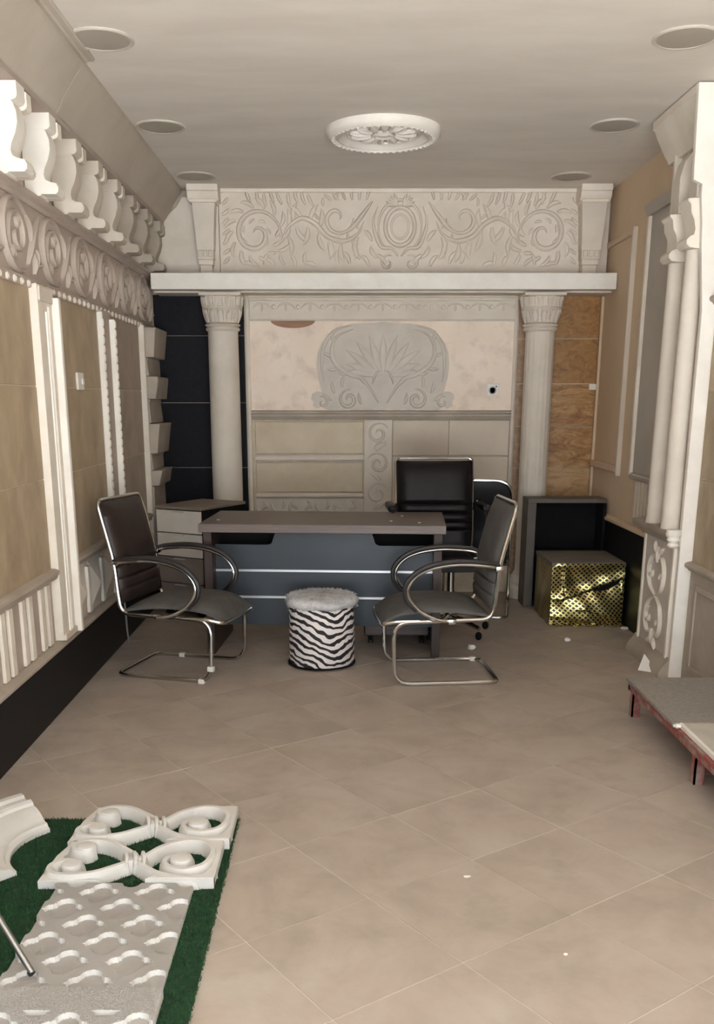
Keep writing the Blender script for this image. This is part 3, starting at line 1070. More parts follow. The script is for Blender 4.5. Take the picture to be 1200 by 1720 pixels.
def console(cx, wt, wb_, label):
    t = thing('console_bracket', label, 'bracket', (cx, 7.37, 2.326), 'tapered brackets either side of the acanthus frieze')
    yb = 7.376
    # tapered body
    mb = MB()
    secs = [(2.50, wb_ + .003, 7.275), (2.60, wb_ + .008, 7.262), (2.72, wb_ + .016, 7.25), (2.79, wb_ + .022, 7.25), (2.812, wb_ + .026, 7.245)]
    rings = []
    for (z, w, yf) in secs:
        rings.append([mb.bm.verts.new(p) for p in ((cx - w, yb, z), (cx - w, yf, z), (cx + w, yf, z), (cx + w, yb, z))])
    for A, B in zip(rings, rings[1:]):
        for q in range(4):
            mb.bm.faces.new((A[q], A[(q + 1) % 4], B[(q + 1) % 4], B[q]))
    mb.bm.faces.new(rings[0][::-1])
    mb.bm.faces.new(rings[-1])
    bmesh.ops.recalc_face_normals(mb.bm, faces=mb.bm.faces)
    mb.build('body', 'grey', t)
    MB().prism([(7.376, 2.812), (7.242, 2.812), (7.236, 2.822), (7.222, 2.832), (7.214, 2.85), (7.212, 2.868), (7.20, 2.872), (7.20, 2.912), (7.376, 2.912)], 'x', cx - wt, cx + wt, .003).build('cap', 'white', t)
    MB().box(cx - wt + .012, cx + wt - .012, 7.225, 7.376, 2.80, 2.822, .004).build('neck_moulding', 'white', t)
    MB().box(cx - wb_, cx + wb_, 7.275, yb, 2.435, 2.505, .003).build('fluted_block', 'grey', t)
    mb = MB()
    for k in (-1, 0, 1):
        mb.box(cx + k * wb_ * .62 - wb_ * .24, cx + k * wb_ * .62 + wb_ * .24, 7.264, 7.278, 2.45, 2.495, .004)
    mb.build('flutes', 'grey', t)
    MB().box(cx - wb_ * .92, cx + wb_ * .92, 7.282, yb, 2.40, 2.436, .006, 2).build('foot_ring', 'grey', t)
    MB().box(cx - wb_ * .78, cx + wb_ * .78, 7.292, yb, 2.326, 2.401, .004).build('foot', 'grey', t)


console(-.978, .108, .056, 'tapered pale bracket at the left end of the acanthus frieze')
console(1.757, .108, .066, 'tapered pale bracket at the right end of the acanthus frieze')


# ---- columns
def column(cx, label, flutes):
    t = thing('column', label, 'column', (cx, 7.27, 0), 'round columns carrying the cream beam')
    cy = 7.27
    rs = .112
    n = 14
    shp = []
    for i in range(n + 1):
        z = .20 + (1.955 - .20) * i / n
        shp.append((rs * (1.0 - .03 * (i / n) + .015 * sin(pi * i / n) if not flutes else .93), z))
    md = (lambda a, z: 1 - .035 * (abs(sin(a * 9)) ** 6)) if flutes else None
    MB().lathe(shp, cx, cy, 72 if flutes else 40, md).build('shaft', 'grey', t)
    MB().lathe([(.15, 0), (.15, .06), (.155, .075), (.15, .10), (.135, .115), (.142, .14), (.135, .165), (.118, .18), (.113, .202)], cx, cy, 36).build('base', 'grey', t)
    MB().lathe([(rs - .004, 1.945), (rs + .006, 1.952), (rs + .012, 1.962), (rs + .006, 1.972), (rs - .002, 1.978), (rs + .012, 1.985), (rs + .016, 1.992), (rs + .004, 2.0), (rs - .006, 2.004)], cx, cy, 40).build('necking', 'grey', t)
    MB().lathe([(rs - .008, 2.0), (rs - .002, 2.03), (rs + .010, 2.065), (rs + .024, 2.09), (rs + .034, 2.10), (rs + .03, 2.108), (rs + .018, 2.11)], cx, cy, 40).build('bell', 'grey', t)
    mb = MB()
    for k in range(12):
        a = 2 * pi * k / 12
        def cyl(u, v, h, a=a):
            rr = rs - .004 + max(0, (v - 2.0)) * .34 + h
            return (cx + rr * cos(a + u), cy + rr * sin(a + u), v)
        mb.stroke([(0, 2.005), (0.0, 2.03), (0, 2.06), (0, 2.085)], .16, .010, cyl, taper=(.7, .25))
        mb.stroke([(.13, 2.04), (.16, 2.06), (.18, 2.085)], .05, .008, cyl)
        mb.stroke([(-.13, 2.04), (-.16, 2.06), (-.18, 2.085)], .05, .008, cyl)
    mb.build('leaf_ring', 'grey', t)
    MB().lathe([(rs + .022, 2.106), (rs + .03, 2.112), (rs + .028, 2.125), (rs + .032, 2.15), (rs + .036, 2.175), (rs + .03, 2.182)], cx, cy, 40).build('upper_drum', 'grey', t)
    mb = MB()
    for k in range(10):
        a = 2 * pi * k / 10
        def cyl2(u, v, h, a=a):
            rr = rs + .028 + max(0, v - 2.125) * .16 + h
            return (cx + rr * cos(a + u), cy + rr * sin(a + u), v)
        mb.stroke([(0, 2.12), (.0, 2.15), (0, 2.172)], .07, .010, cyl2, taper=(.8, .3))
        mb.stroke(sp2([(.04, 2.12), (.18, 2.15), (.2, 2.172)], 4), .04, .008, cyl2)
        mb.stroke(sp2([(-.04, 2.12), (-.18, 2.15), (-.2, 2.172)], 4), .04, .008, cyl2)
    mb.build('upper_leaf_ring', 'grey', t)
    MB().box(cx - .148, cx + .148, cy - .148, cy + .148, 2.181, 2.204, .004).build('abacus', 'grey', t)


column(-.870, 'smooth round column with leafy capital in front of black granite', False)
column(1.424, 'lightly fluted column with leafy capital beside brown travertine', True)

# ================================================================== RIGHT WALL
struct(MB().box(1.893, 1.92, 5.62, 7.44, 0, .637, .002).build('baseboard_right', 'blackbase'))
struct(MB().prism([(1.92, .637), (1.886, .637), (1.88, .645), (1.88, .66), (1.90, .672), (1.92, .675)], 'y', 5.62, 7.44).build('trim_9', 'pink'))
pf = thing('wall_frame', 'raised pinkish panel frame on the right wall near the back corner', 'wall panel', (1.90, 7.06, .98))
MB().box(1.884, 1.92, 6.70, 6.735, .96, 2.56, .004).build('upright', 'slab_r', pf)
MB().box(1.894, 1.92, 6.735, 7.42, 2.52, 2.56, .004).build('top_rail', 'pink', pf)
MB().box(1.884, 1.92, 6.735, 7.42, .985, 1.03, .004).build('bottom_rail', 'pink', pf)
gp = thing('grey_wall_panel', 'tall grey panel with pale upright edge and fluted foot on right wall', 'wall panel', (1.90, 6.0, .68))
MB().box(1.892, 1.92, 5.62, 6.335, 1.0, 2.60).build('panel', 'greypanel', gp)
MB().box(1.872, 1.92, 6.335, 6.368, .99, 2.56, .004).build('upright', 'white', gp)
MB().prism([(1.92, .975), (1.875, .975), (1.868, .985), (1.868, 1.0), (1.878, 1.012), (1.92, 1.015)], 'y', 5.62, 6.335).build('bottom_rail', 'greypanel', gp)
MB().prism([(1.92, 2.56), (1.87, 2.56), (1.862, 2.575), (1.85, 2.60), (1.85, 2.62), (1.92, 2.66)], 'y', 5.62, 6.37).build('top_rail', 'greypanel', gp)
MB().box(1.898, 1.92, 5.62, 6.335, .68, .976).build('fluted_backing', 'pink', gp)
for k in range(9):
    mb = MB()
    mb.tube([(1.898, 5.70 + k * .068, .69), (1.898, 5.70 + k * .068, .965)], .011, 8)
    mb.build('flute', 'greypanel', gp)

# display pillar with twin half columns
dp = thing('display_pillar', 'tall white display pillar with twin half columns and carved plinth', 'pillar', (1.82, 5.33, 0))
MB().box(1.79, 1.915, 5.03, 5.60, 0, 2.90).build('core', 'frieze', dp)
endp = [(1.776, 0), (1.776, 1.9), (1.752, 2.12), (1.744, 2.20), (1.738, 2.30), (1.722, 2.42), (1.722, 2.47), (1.678, 2.49), (1.664, 2.905), (1.905, 2.905), (1.905, 0)]
MB().prism(endp, 'y', 5.0, 5.035, .002).build('end_board', 'clean', dp, smooth=False)
MB().box(1.845, 1.91, 4.99, 5.001, .02, 2.9).build('end_shadow_strip', 'rail', dp)
MB().box(1.772, 1.80, 5.06, 5.565, .10, .72).build('plinth_panel', 'grey2', dp)
for (a, b) in ((5.05, 5.075), (5.55, 5.575)):
    MB().box(1.762, 1.80, a, b, .10, .73, .003).build('plinth_edge', 'white', dp)
mpr = lambda u, v, h: (1.772 - h, u, v)
mb = MB()
for zc, d in ((.53, 1), (.27, -1)):
    for s_ in (1, -1):
        mb.stroke([(5.312 + s_ * a, b) for a, b in sp2([(.0, zc - .13 * d), (.10, zc - .08 * d), (.13, zc + .02 * d), (.08, zc + .09 * d), (.02, zc + .07 * d)])], .014, .022, mpr)
        mb.stroke([(5.312 + s_ * a, b) for a, b in spiral(.08, zc, .05, .012, 90, -220, 22)], .011, .02, mpr)
        leaf(mb, 5.312 + s_ * .03, zc + .11 * d, 90 * d - s_ * 40 * d, .07, .014, .02, mpr, 30)
    leaf(mb, 5.312, zc + .06 * d, 90 * d, .09, .016, .022, mpr)
mb.build('plinth_carving', 'grey', dp)
MB().prism([(1.80, 0), (1.722, 0), (1.722, .03), (1.735, .055), (1.75, .075), (1.764, .09), (1.772, .11), (1.80, .11)], 'y', 5.01, 5.63).build('plinth_foot', 'rail', dp)
MB().prism([(1.80, .72), (1.765, .72), (1.757, .735), (1.735, .745), (1.73, .76), (1.71, .77), (1.70, .785), (1.70, .805), (1.80, .81)], 'y', 5.02, 5.62).build('plinth_cap', 'rail', dp)
mb = MB()
mb.lathe([(.02, .715), (.03, .725), (.024, .74), (.034, .755), (.03, .772), (.038, .785), (.038, .81)], 1.745, 5.03, 16)
mb.build('cap_finial', 'clean', dp)
for (yc, zt) in ((5.37, 2.16), (5.115, 2.19)):
    MB().lathe([(.052, .806), (.05, .84), (.047, 1.5), (.043, zt)], 1.752, yc, 20).build('half_column', 'grey', dp)
    z0 = zt
    bp = [(1.80, z0), (1.735, z0), (1.70, z0 + .005), (1.684, z0 + .02), (1.684, z0 + .04), (1.698, z0 + .055), (1.716, z0 + .062), (1.722, z0 + .085), (1.712, z0 + .13), (1.695, z0 + .16), (1.69, z0 + .20), (1.675, z0 + .215), (1.675, z0 + .225), (1.80, z0 + .235)]
    MB().prism(bp, 'y', yc - .075, yc + .075, .003).build('column_bracket', 'white', dp)
    MB().prism([(1.80, z0 + .235), (1.72, z0 + .235), (1.715, z0 + .40), (1.735, z0 + .48), (1.80, z0 + .56)], 'y', yc - .05, yc + .055).build('upper_block', 'grey', dp)
MB().box(1.755, 1.80, 5.54, 5.575, 2.22, 2.72, .004).build('side_strip', 'white', dp)
MB().prism([(1.80, 2.70), (1.765, 2.70), (1.755, 2.72), (1.74, 2.74), (1.712, 2.79), (1.69, 2.83), (1.678, 2.86), (1.665, 2.87), (1.665, 2.908), (1.80, 2.908)], 'y', 5.036, 5.69, .002).build('crown_moulding', 'white', dp)

# stone panelling on the near right wall
for (z0, z1) in ((.645, 1.074), (1.08, 1.508), (1.514, 1.93)):
    for (a, b) in ((Y_FRONT, .3), (.3, 1.0), (1.0, 2.0), (2.0, 3.0), (3.0, 4.0), (4.0, 4.99)):
        MB().box(1.84, 1.918, a + .002, b - .002, z0, z1, .0015).build('stone_panel', 'stone', wr, smooth=False)
MB().box(1.845, 1.918, Y_FRONT, 4.985, .0, 2.91).build('backing', 'joint', wr)
rp = lambda z: [(1.845, z), (1.83, z), (1.822, z + .01), (1.808, z + .018), (1.805, z + .03), (1.81, z + .04), (1.825, z + .045), (1.845, z + .048)]
struct(MB().prism(rp(.60), 'y', Y_FRONT, 5.0).build('trim_10', 'rail'))
struct(MB().prism(rp(1.925), 'y', Y_FRONT, 5.0).build('trim_11', 'rail'))
wp = thing('wainscot_panel', 'dull grey plaster wainscot below the rail beside the low platform', 'wall panel', (1.84, 2.6, 0))
MB().box(1.838, 1.85, Y_FRONT, 4.985, 0, .602).build('panel', 'rail', wp)
for k in range(5):
    y1 = 4.90 - k * .95
    mb = MB()
    mb.box(1.829, 1.84, y1 - .86, y1 - .83, .08, .54, .003)
    mb.box(1.829, 1.84, y1 - .03, y1, .08, .54, .003)
    mb.box(1.829, 1.84, y1 - .83, y1 - .03, .51, .54, .003)
    mb.box(1.829, 1.84, y1 - .83, y1 - .03, .08, .11, .003)
    mb.build('raised_frame', 'rail', wp)

# ================================================================== CEILING FITTINGS
lights = [(-1.003, 4.48, 'round grey ceiling lamp nearest the left cornice joint'),
          (-.998, 5.787, 'round grey ceiling lamp on the left, level with the medallion'),
          (-.988, 6.985, 'round grey ceiling lamp above the left tapered bracket'),
          (1.413, 4.46, 'round grey ceiling lamp at the top right of the photo'),
          (1.475, 5.764, 'round grey ceiling lamp on the right, level with the medallion'),
          (1.525, 6.993, 'round grey ceiling lamp nearest the right tapered bracket')]
l0 = None
for (x, y, lb) in lights:
    if l0 is None:
        l0 = thing('ceiling_light', lb, 'ceiling light', (x, y, Z_CEIL), 'round recessed ceiling lamps')
        MB().lathe([(.135, Z_CEIL), (.136, Z_CEIL - .006), (.130, Z_CEIL - .010), (.117, Z_CEIL - .008), (.116, Z_CEIL)], x, y, 40).build('rim', 'ring', l0)
        MB().lathe([(.1165, Z_CEIL + .001), (.1165, Z_CEIL - .006), (.10, Z_CEIL - .0075), (.02, Z_CEIL - .008)], x, y, 40).build('cover', 'disc', l0)
    else:
        o = copy_tree(l0)
        o.location = (x, y, Z_CEIL)
        tag(o, lb, 'ceiling light', 'round recessed ceiling lamps')

cm = thing('ceiling_medallion', 'round white carved medallion in the middle of the ceiling', 'ceiling rose', (.222, 5.86, Z_CEIL))
cx, cy = .222, 5.86
Zc = Z_CEIL
MB().lathe([(.318, Zc), (.320, Zc - .012), (.315, Zc - .03), (.302, Zc - .045), (.288, Zc - .052), (.275, Zc - .05), (.268, Zc - .04), (.262, Zc - .044), (.25, Zc - .046), (.24, Zc - .038), (.225, Zc - .022), (.215, Zc - .018), (.01, Zc - .018)], cx, cy, 64).build('disc', 'clean', cm)
mpc = lambda u, v, h: (cx + u, cy + v, Zc - .018 - h)
mb = MB()
for k in range(48):
    a = 2 * pi * k / 48
    mb.ball((cx + .281 * cos(a), cy + .281 * sin(a), Zc - .05), (.011, .011, .007), 6, 4)
mb.build('bead_ring', 'clean', cm)['kind'] = 'stuff'
mb = MB()
for k in range(12):
    a = 360 * k / 12
    leaf(mb, .075 * cos(radians(a)), .075 * sin(radians(a)), a, .115, .022, .022, mpc, 30)
    leaf(mb, .12 * cos(radians(a + 15)), .12 * sin(radians(a + 15)), a + 30, .07, .012, .016, mpc, -60)
mb.build('leaf_rosette', 'clean', cm)
mb = MB()
mb.lathe([(.058, Zc - .015), (.06, Zc - .03), (.05, Zc - .038), (.042, Zc - .03), (.03, Zc - .028), (.025, Zc - .036), (.005, Zc - .04)], cx, cy, 24)
mb.build('boss', 'clean', cm)
MB().lathe([(.205, Zc - .017), (.205, Zc - .026), (.198, Zc - .03), (.190, Zc - .026), (.190, Zc - .017)], cx, cy, 48).build('inner_ring', 'clean', cm)


# ================================================================== FURNITURE
def place(o, x, y, z=0, rz=0):
    o.location = (x, y, z)
    o.rotation_euler = (0, 0, radians(rz))
    return o


# ---- desk (local frame: front towards -y, origin on the floor under the front centre)
dk = thing('office_desk', 'dark brown office desk with blue-grey front panel and two silver stripes', 'desk')
DW = .712
MB().box(-DW, DW, 0, .68, .733, .783, .003).build('desk_top', 'laminate', dk)
for sx in (-1, 1):
    MB().box(sx * (DW - .02), sx * (DW - .068), .035, .64, 0, .733, .002).build('side_panel', 'laminate_d', dk)
mp_poly = [(-.645, .16), (.645, .16), (.645, .645), (.345, .645)]
mp_poly += [(.33 - .03 * sin(radians(a)) , .675 - .03 * cos(radians(a))) for a in (0, 30, 60, 90)]
mp_poly += [(.28, .732), (-.28, .732)]
mp_poly += [(-.33 + .03 * sin(radians(a)), .675 - .03 * cos(radians(a))) for a in (90, 60, 30, 0)]
mp_poly += [(-.345, .645), (-.645, .645)]
MB().prism(mp_poly, 'y', .14, .16).build('front_panel', 'blue', dk, smooth=False)
MB().box(-.644, .644, .30, .315, .30, .735).build('inner_panel', 'black', dk)
for z in (.485, .325):
    MB().box(-.645, .645, .134, .142, z, z + .013).build('silver_stripe', 'silver', dk)
for (x, y, r) in ((-.58, .12, .014), (.22, .34, .012), (.38, .24, .012), (.46, .10, .010)):
    pass
place(dk, -.126, 5.45, 0, -3.7)
for i, (x, y, lb) in enumerate(((-.74, 5.66, 'tiny pale chip of plaster on the left end of the desk top'),
                                (.28, 5.60, 'tiny pale chip of plaster right of centre on the desk top'),
                                (.36, 5.86, 'tiny pale chip of plaster near the back edge of desk top'),
                                (.44, 5.52, 'tiny pale chip of plaster near the right front of desk top'))):
    mb = MB()
    mb.ball((x, y, .786), (.010, .008, .0035), 7, 5)
    for v in mb.bm.verts:
        v.co += Vector((random.uniform(-.003, .003), random.uniform(-.003, .003), 0))
    tag(mb.build('plaster_chip', 'paper'), lb, 'debris', 'plaster chips on the desk')

# ---- mobile pedestal under the desk
pd = thing('drawer_pedestal', 'low brown drawer pedestal on black castors under the right of the desk', 'cabinet', (.36, 5.95, 0))
MB().box(.13, .53, 5.76, 6.02, .055, .60, .003).build('body', 'laminate_d', pd)
for (z0, z1) in ((.065, .235), (.242, .412), (.419, .59)):
    d = MB().box(.135, .525, 5.745, 5.762, z0, z1, .002).build('drawer_front', 'laminate', pd)
    MB().box(.28, .38, 5.738, 5.746, z1 - .03, z1 - .02).build('pull', 'silver', d)
for (x, y) in ((.17, 5.80), (.49, 5.80), (.17, 5.98), (.49, 5.98)):
    mb = MB()
    for dx in (-.014, .008):
        mb.prism([(y + .025 * cos(2 * pi * k / 14), .025 + .025 * sin(2 * pi * k / 14)) for k in range(14)], 'x', x + dx, x + dx + .008)
    mb.box(x - .006, x + .008, y - .008, y + .008, .02, .056)
    mb.build('castor', 'black', pd)


# ---- visitor chair (faces +x)
def visitor_chair(label, seat_m, back_m, glides=(), arms=True, cr=.05):
    t = thing('visitor_chair', label, 'chair', (0, 0, 0), 'chrome cantilever visitor chairs')
    hw = .24
    side = [(-.345, .955), (-.262, .63), (-.252, .47), (-.235, .357), (.285, .345), (.275, .012), (-.285, .012)]
    rad = [cr, .12, .10, .09, .085, .09, .06]
    L_ = [(x, -hw, z) for x, z in side]
    R_ = [(x, hw, z) for x, z in side[::-1]]
    path = fillet(L_ + R_, rad + rad[::-1], 7, closed=True)
    MB().tube(path, .0115, 10, closed=True).build('chrome_frame', 'chrome', t)
    mb = MB()
    for s_ in (-1, 1):
        mb.tube(fillet([(.15, s_ * hw, .352), (.26, s_ * hw, .352), (.335, s_ * (hw - .02), .335), (.345, s_ * (hw - .06), .330)], .03, 5), .010, 8)
    mb.tube([(.345, -hw + .06, .330), (.35, 0, .328), (.345, hw - .06, .330)], .009, 8)
    mb.build('seat_rim', 'chrome', t)
    # seat cushion
    def seat(u, v, h):
        x = -.225 + .565 * u
        y = (v - .5) * 2 * (hw - .014)
        z = .372 + .030 * (1 - (2 * u - 1) ** 2) - .035 * max(0, (u - .78) / .22) ** 2
        y *= 1 - .05 * max(0, (u - .8) / .2) ** 2
        return (x, y, z + h)
    def seat_t(u, v):
        e = (1 - abs(2 * u - 1) ** 6) * (1 - abs(2 * v - 1) ** 5)
        return (.006 + .036 * e, -.008 - .012 * e)
    MB().pad(seat, 20, 18, seat_t).build('seat', seat_m, t, angle=60)
    # back cushion with horizontal pleats at the waist
    bl = spline([(-.335, .945, 0), (-.30, .80, 0), (-.262, .64, 0), (-.248, .52, 0), (-.232, .41, 0)], 10)
    def backf(u, v, h):
        k = u * (len(bl) - 1)
        i = min(int(k), len(bl) - 2)
        p = bl[i].lerp(bl[i + 1], k - i)
        y = (v - .5) * 2 * (hw - .012)
        if u < cr * 1.2:
            y *= 1 - cr * 1.5 * (1 - u / (cr * 1.2)) ** 2
        return (p.x + h * .96, y, p.y + h * .25)
    def back_t(u, v):
        e = (1 - abs(2 * u - 1) ** 8) * (1 - abs(2 * v - 1) ** 6)
        pl = 0
        for c_ in (.56, .70, .84):
            pl += math.exp(-((u - c_) / .012) ** 2)
        return (.004 + .034 * e * (1 - .55 * min(1, pl)), -.006 - .010 * e)
    MB().pad(backf, 60, 14, back_t).build('backrest', back_m, t, angle=60)
    for s_ in ((-1, 1) if arms else ()):
        y = s_ * (hw + .022)
        ctl = [(-.262, y - s_ * .018, .628), (-.20, y, .642), (-.06, y, .652), (.07, y, .638), (.165, y, .60), (.212, y, .535), (.205, y, .475), (.15, y, .41), (.06, y, .365), (-.02, y - s_ * .01, .352)]
        arm = MB().tube(spline(ctl, 7), .0095, 8).build('armrest', 'chrome', t)
        padp = spline([(x + (.012 if z < .6 else 0), yy, z + .016) if z > .5 else (x + .018, yy, z) for (x, yy, z) in ctl[:8]], 6)
        n = len(padp)
        MB().tube(padp, [.010 + .006 * sin(pi * i / (n - 1)) for i in range(n)], 8).build('arm_pad', 'pad', arm)
        for (bx, bz) in ((-.262, .628), (-.02, .352)):
            MB().box(bx - .022, bx + .022, y - s_ * .026 - .012, y + .012 if s_ > 0 else y - s_ * .026 + .012, bz - .014, bz + .014, .005, 2).build('bracket', 'chrome', arm)
    for (gx, gs, gz) in glides:
        MB().box(gx - .018, gx + .018, gs * hw - .0145, gs * hw + .0145, gz - .0135 if gz > .02 else .0005, gz + .0145, .005, 2).build('glide', 'plastic_w', t)
    return t


vc1 = visitor_chair('dusty brown visitor chair left of the desk, facing right', 'dust', 'leather', ((.22, -1, .012), (.276, -1, .085), (-.12, 1, .012)))
place(vc1, -.905, 5.20, 0, -16)
vc2 = visitor_chair('dusty brown visitor chair right of the zebra stool, facing left', 'dust', 'dust', ((-.24, -1, .012),))
place(vc2, .53, 5.115, 0, 184)
vc3 = visitor_chair('black visitor chair seen from behind, between executive chair and black cabinet', 'leather_b', 'leather_b', arms=False, cr=.12)
place(vc3, .945, 6.78, 0, 80)

# ---- executive chair behind the desk (faces -y), built facing -y in local axes
ex = thing('executive_chair', 'black pleated leather executive chair standing behind the desk', 'chair')
bl2 = spline([(.40, 1.085, 0), (.355, .92, 0), (.315, .74, 0), (.30, .60, 0), (.29, .47, 0)], 10)


def exback(u, v, h):
    k = u * (len(bl2) - 1)
    i = min(int(k), len(bl2) - 2)
    p = bl2[i].lerp(bl2[i + 1], k - i)
    return ((v - .5) * 2 * .248, p.x - h, p.y + h * .2)


def exback_t(u, v):
    e = (1 - abs(2 * u - 1) ** 10) * (1 - abs(2 * v - 1) ** 10)
    pl = sum(math.exp(-((u - c_) / .011) ** 2) for c_ in (.40, .49, .58, .67))
    return (.004 + .05 * e * (1 - .5 * min(1, pl)), -.02 * e - .004)


MB().pad(exback, 70, 16, exback_t).build('backrest', 'leather_b', ex, angle=60)
MB().pad(lambda u, v, h: ((v - .5) * 2 * .235, -.21 + .51 * u, .475 + h), 18, 18,
         lambda u, v: (.008 + .05 * (1 - abs(2 * u - 1) ** 5) * (1 - abs(2 * v - 1) ** 5), -.03)).build('seat', 'leather_b', ex, angle=60)
for s_ in (-1, 1):
    x = s_ * .30
    loop = fillet([(x, .34, .79), (x, .10, .79), (x, .03, .77), (x, .02, .56), (x, .08, .46), (x, .30, .46)], [0, .03, .06, .06, .05, 0], 6)
    arm = MB().tube(loop, .014, 8).build('armrest', 'pad', ex)
    MB().box(x - .028, x + .028, .06, .36, .785, .825, .014, 3).build('arm_pad', 'leather_b', arm)
    MB().ball((x - s_ * .012, .372, .815), (.012, .012, .014), 10, 8).build('arm_cap', 'chrome', arm)
    MB().tube([(x, .25, .46), (s_ * .22, .25, .452)], .012, 8).build('arm_mount', 'chrome', arm)
fr = fillet([(-.252, .30, .50), (-.252, .335, .80), (-.252, .42, 1.10), (.252, .42, 1.10), (.252, .335, .80), (.252, .30, .50)], [0, .1, .03, .03, .1, 0], 6)
MB().tube(fr, .010, 8).build('back_frame', 'chrome', ex)
MB().box(-.12, .12, -.08, .20, .425, .448, .004).build('seat_plate', 'black', ex)
MB().lathe([(.032, .13), (.032, .27), (.024, .275), (.024, .43)], .08, .06, 20).build('gas_column', 'chrome', ex)
for k in range(5):
    a = radians(18 + 72 * k)
    leg = MB().tube([(.08, .06, .11), (.08 + .14 * cos(a), .06 + .14 * sin(a), .10), (.08 + .27 * cos(a), .06 + .27 * sin(a), .075)], [.024, .019, .014], 8).build('leg', 'chrome', ex)
    cxk, cyk = .08 + .265 * cos(a), .06 + .265 * sin(a)
    MB().ball((cxk, cyk, .028), (.022, .022, .0275), 12, 8).build('castor', 'black', leg)
place(ex, .615, 6.01, 0, 2)

# ---- zebra stool with plush top
st = thing('zebra_stool', 'round zebra-print stool with fluffy grey-white top before the desk', 'stool', (-.125, 5.325, 0))
SCX, SCY, SR = -.125, 5.325, .187
mb = MB()
mb.lathe([(SR - .02, 0), (SR - .004, .008), (SR + .001, .03), (SR, .18), (SR - .003, .34), (SR - .012, .355)], SCX, SCY, 48, lambda a, z: 1 + .012 * sin(3 * a + z * 9) + .006 * sin(7 * a - z * 20))
mb.build('body', 'zebra', st, angle=60)
mb = MB()
for (r_, z_) in ((SR + .001, .01), ):
    mb.tube([(SCX + (SR + .003) * cos(2 * pi * k / 40), SCY + (SR + .003) * sin(2 * pi * k / 40), .012) for k in range(40)], .006, 6, closed=True)
mb.build('bottom_piping', 'black', st)
mb = MB()
rr = random.Random(3)
mb.lathe([(SR - .01, .345), (SR + .012, .352), (SR + .020, .372), (SR + .012, .392), (SR - .02, .404), (SR * .6, .41), (.02, .412)], SCX, SCY, 56,
         lambda a, z: 1 + .035 * sin(5 * a + 1) * (1 if z < .39 else .3) + .02 * sin(11 * a))
for v in mb.bm.verts:
    v.co += Vector((rr.uniform(-.004, .004), rr.uniform(-.004, .004), rr.uniform(-.006, .006)))
top = mb.build('plush_top', 'fur', st, angle=80)
mb = MB()
for k in range(2600):
    a, q = rr.uniform(0, 2 * pi), rr.random() ** .5
    r = (SR + .016) * q
    z = .41 if q < .85 else .41 - (q - .85) / .15 * .06 * rr.random() * 1.3
    x, y = SCX + r * cos(a), SCY + r * sin(a)
    d = Vector((rr.uniform(-1, 1) + cos(a) * q * 1.2, rr.uniform(-1, 1) + sin(a) * q * 1.2, rr.uniform(.1, .7) - (.8 if q > .93 else 0))).normalized() * rr.uniform(.008, .020)
    n_ = d.cross(Vector((rr.uniform(-1, 1), rr.uniform(-1, 1), rr.uniform(-1, 1)))).normalized() * .0022
    p = Vector((x, y, z - .004))
    vs = [mb.bm.verts.new(p - n_), mb.bm.verts.new(p + n_), mb.bm.verts.new(p + d)]
    mb.bm.faces.new(vs)
mb.build('plush_pile', 'fur', top, smooth=False)['kind'] = 'stuff'

# ---- left drawer cabinet, turned
lc = thing('drawer_cabinet', 'pale drawer cabinet standing askew in front of the left column', 'cabinet')
W2, D2, H2 = .19, .53, .765
MB().box(-W2, W2, .016, D2, .03, H2 - .02, .002).build('carcass', 'black', lc)
MB().box(-W2 - .006, W2 + .006, -.004, D2 + .004, H2 - .02, H2, .003).build('top', 'cabtop', lc)
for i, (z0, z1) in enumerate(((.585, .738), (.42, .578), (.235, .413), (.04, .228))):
    d = MB().box(-W2, W2, 0, .018, z0, z1, .002).build('drawer_front', 'drawer' if i == 0 else ('drawer' if i == 1 else 'drawer_shade'), lc)  # lower fronts carry their shade in the base colour
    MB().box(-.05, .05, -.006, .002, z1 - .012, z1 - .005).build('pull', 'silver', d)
for x in (-1, 1):
    for y in (.04, D2 - .04):
        MB().box(x * (W2 - .05) - .02, x * (W2 - .05) + .02, y - .02, y + .02, 0, .031).build('foot', 'black', lc)
place(lc, -1.137, 6.575, 0, -29)

# ---- right black cabinet
rc = thing('open_cabinet', 'dark open-fronted cabinet standing below the brown travertine', 'cabinet', (1.60, 6.95, 0))
x0, x1, y0, y1, h = 1.325, 1.888, 6.885, 7.10, .787
MB().box(x0, x1, y0, y1, h - .03, h, .002).build('top_board', 'cabgrey', rc)
MB().box(x0, x0 + .062, y0, y1, 0, h - .03, .002).build('side_board', 'cabgrey', rc)
MB().box(x1 - .02, x1, y0, y1, 0, h - .03, .002).build('side_board', 'black', rc)
MB().box(x0 + .062, x1 - .02, y1 - .012, y1, .04, h - .03).build('back_board', 'black', rc)
MB().box(x0 + .062, x1 - .02, y0 + .01, y1 - .012, .04, .06).build('floor_board', 'black', rc)
MB().box(x0 + .062, x1 - .02, y0 + .02, y1 - .012, .39, .408).build('shelf', 'black', rc)
MB().box(x0 + .062, x1 - .02, y0 + .02, y0 + .035, 0, .041).build('plinth', 'black', rc)

# ---- gold wrapped carton
gb = thing('wrapped_carton', 'carton wrapped in shiny gold netting in front of the open cabinet', 'box', (1.625, 6.5, 0))
gx0, gx1, gy0, gy1, gh = 1.385, 1.868, 6.255, 6.78, .425
rg = random.Random(11)
folds = [((1.47, .18), (1.90, .34), .028), ((1.40, .06), (1.72, .02), .02), ((1.62, .11), (1.84, .05), .018), ((1.46, .40), (1.47, .2), .014)]


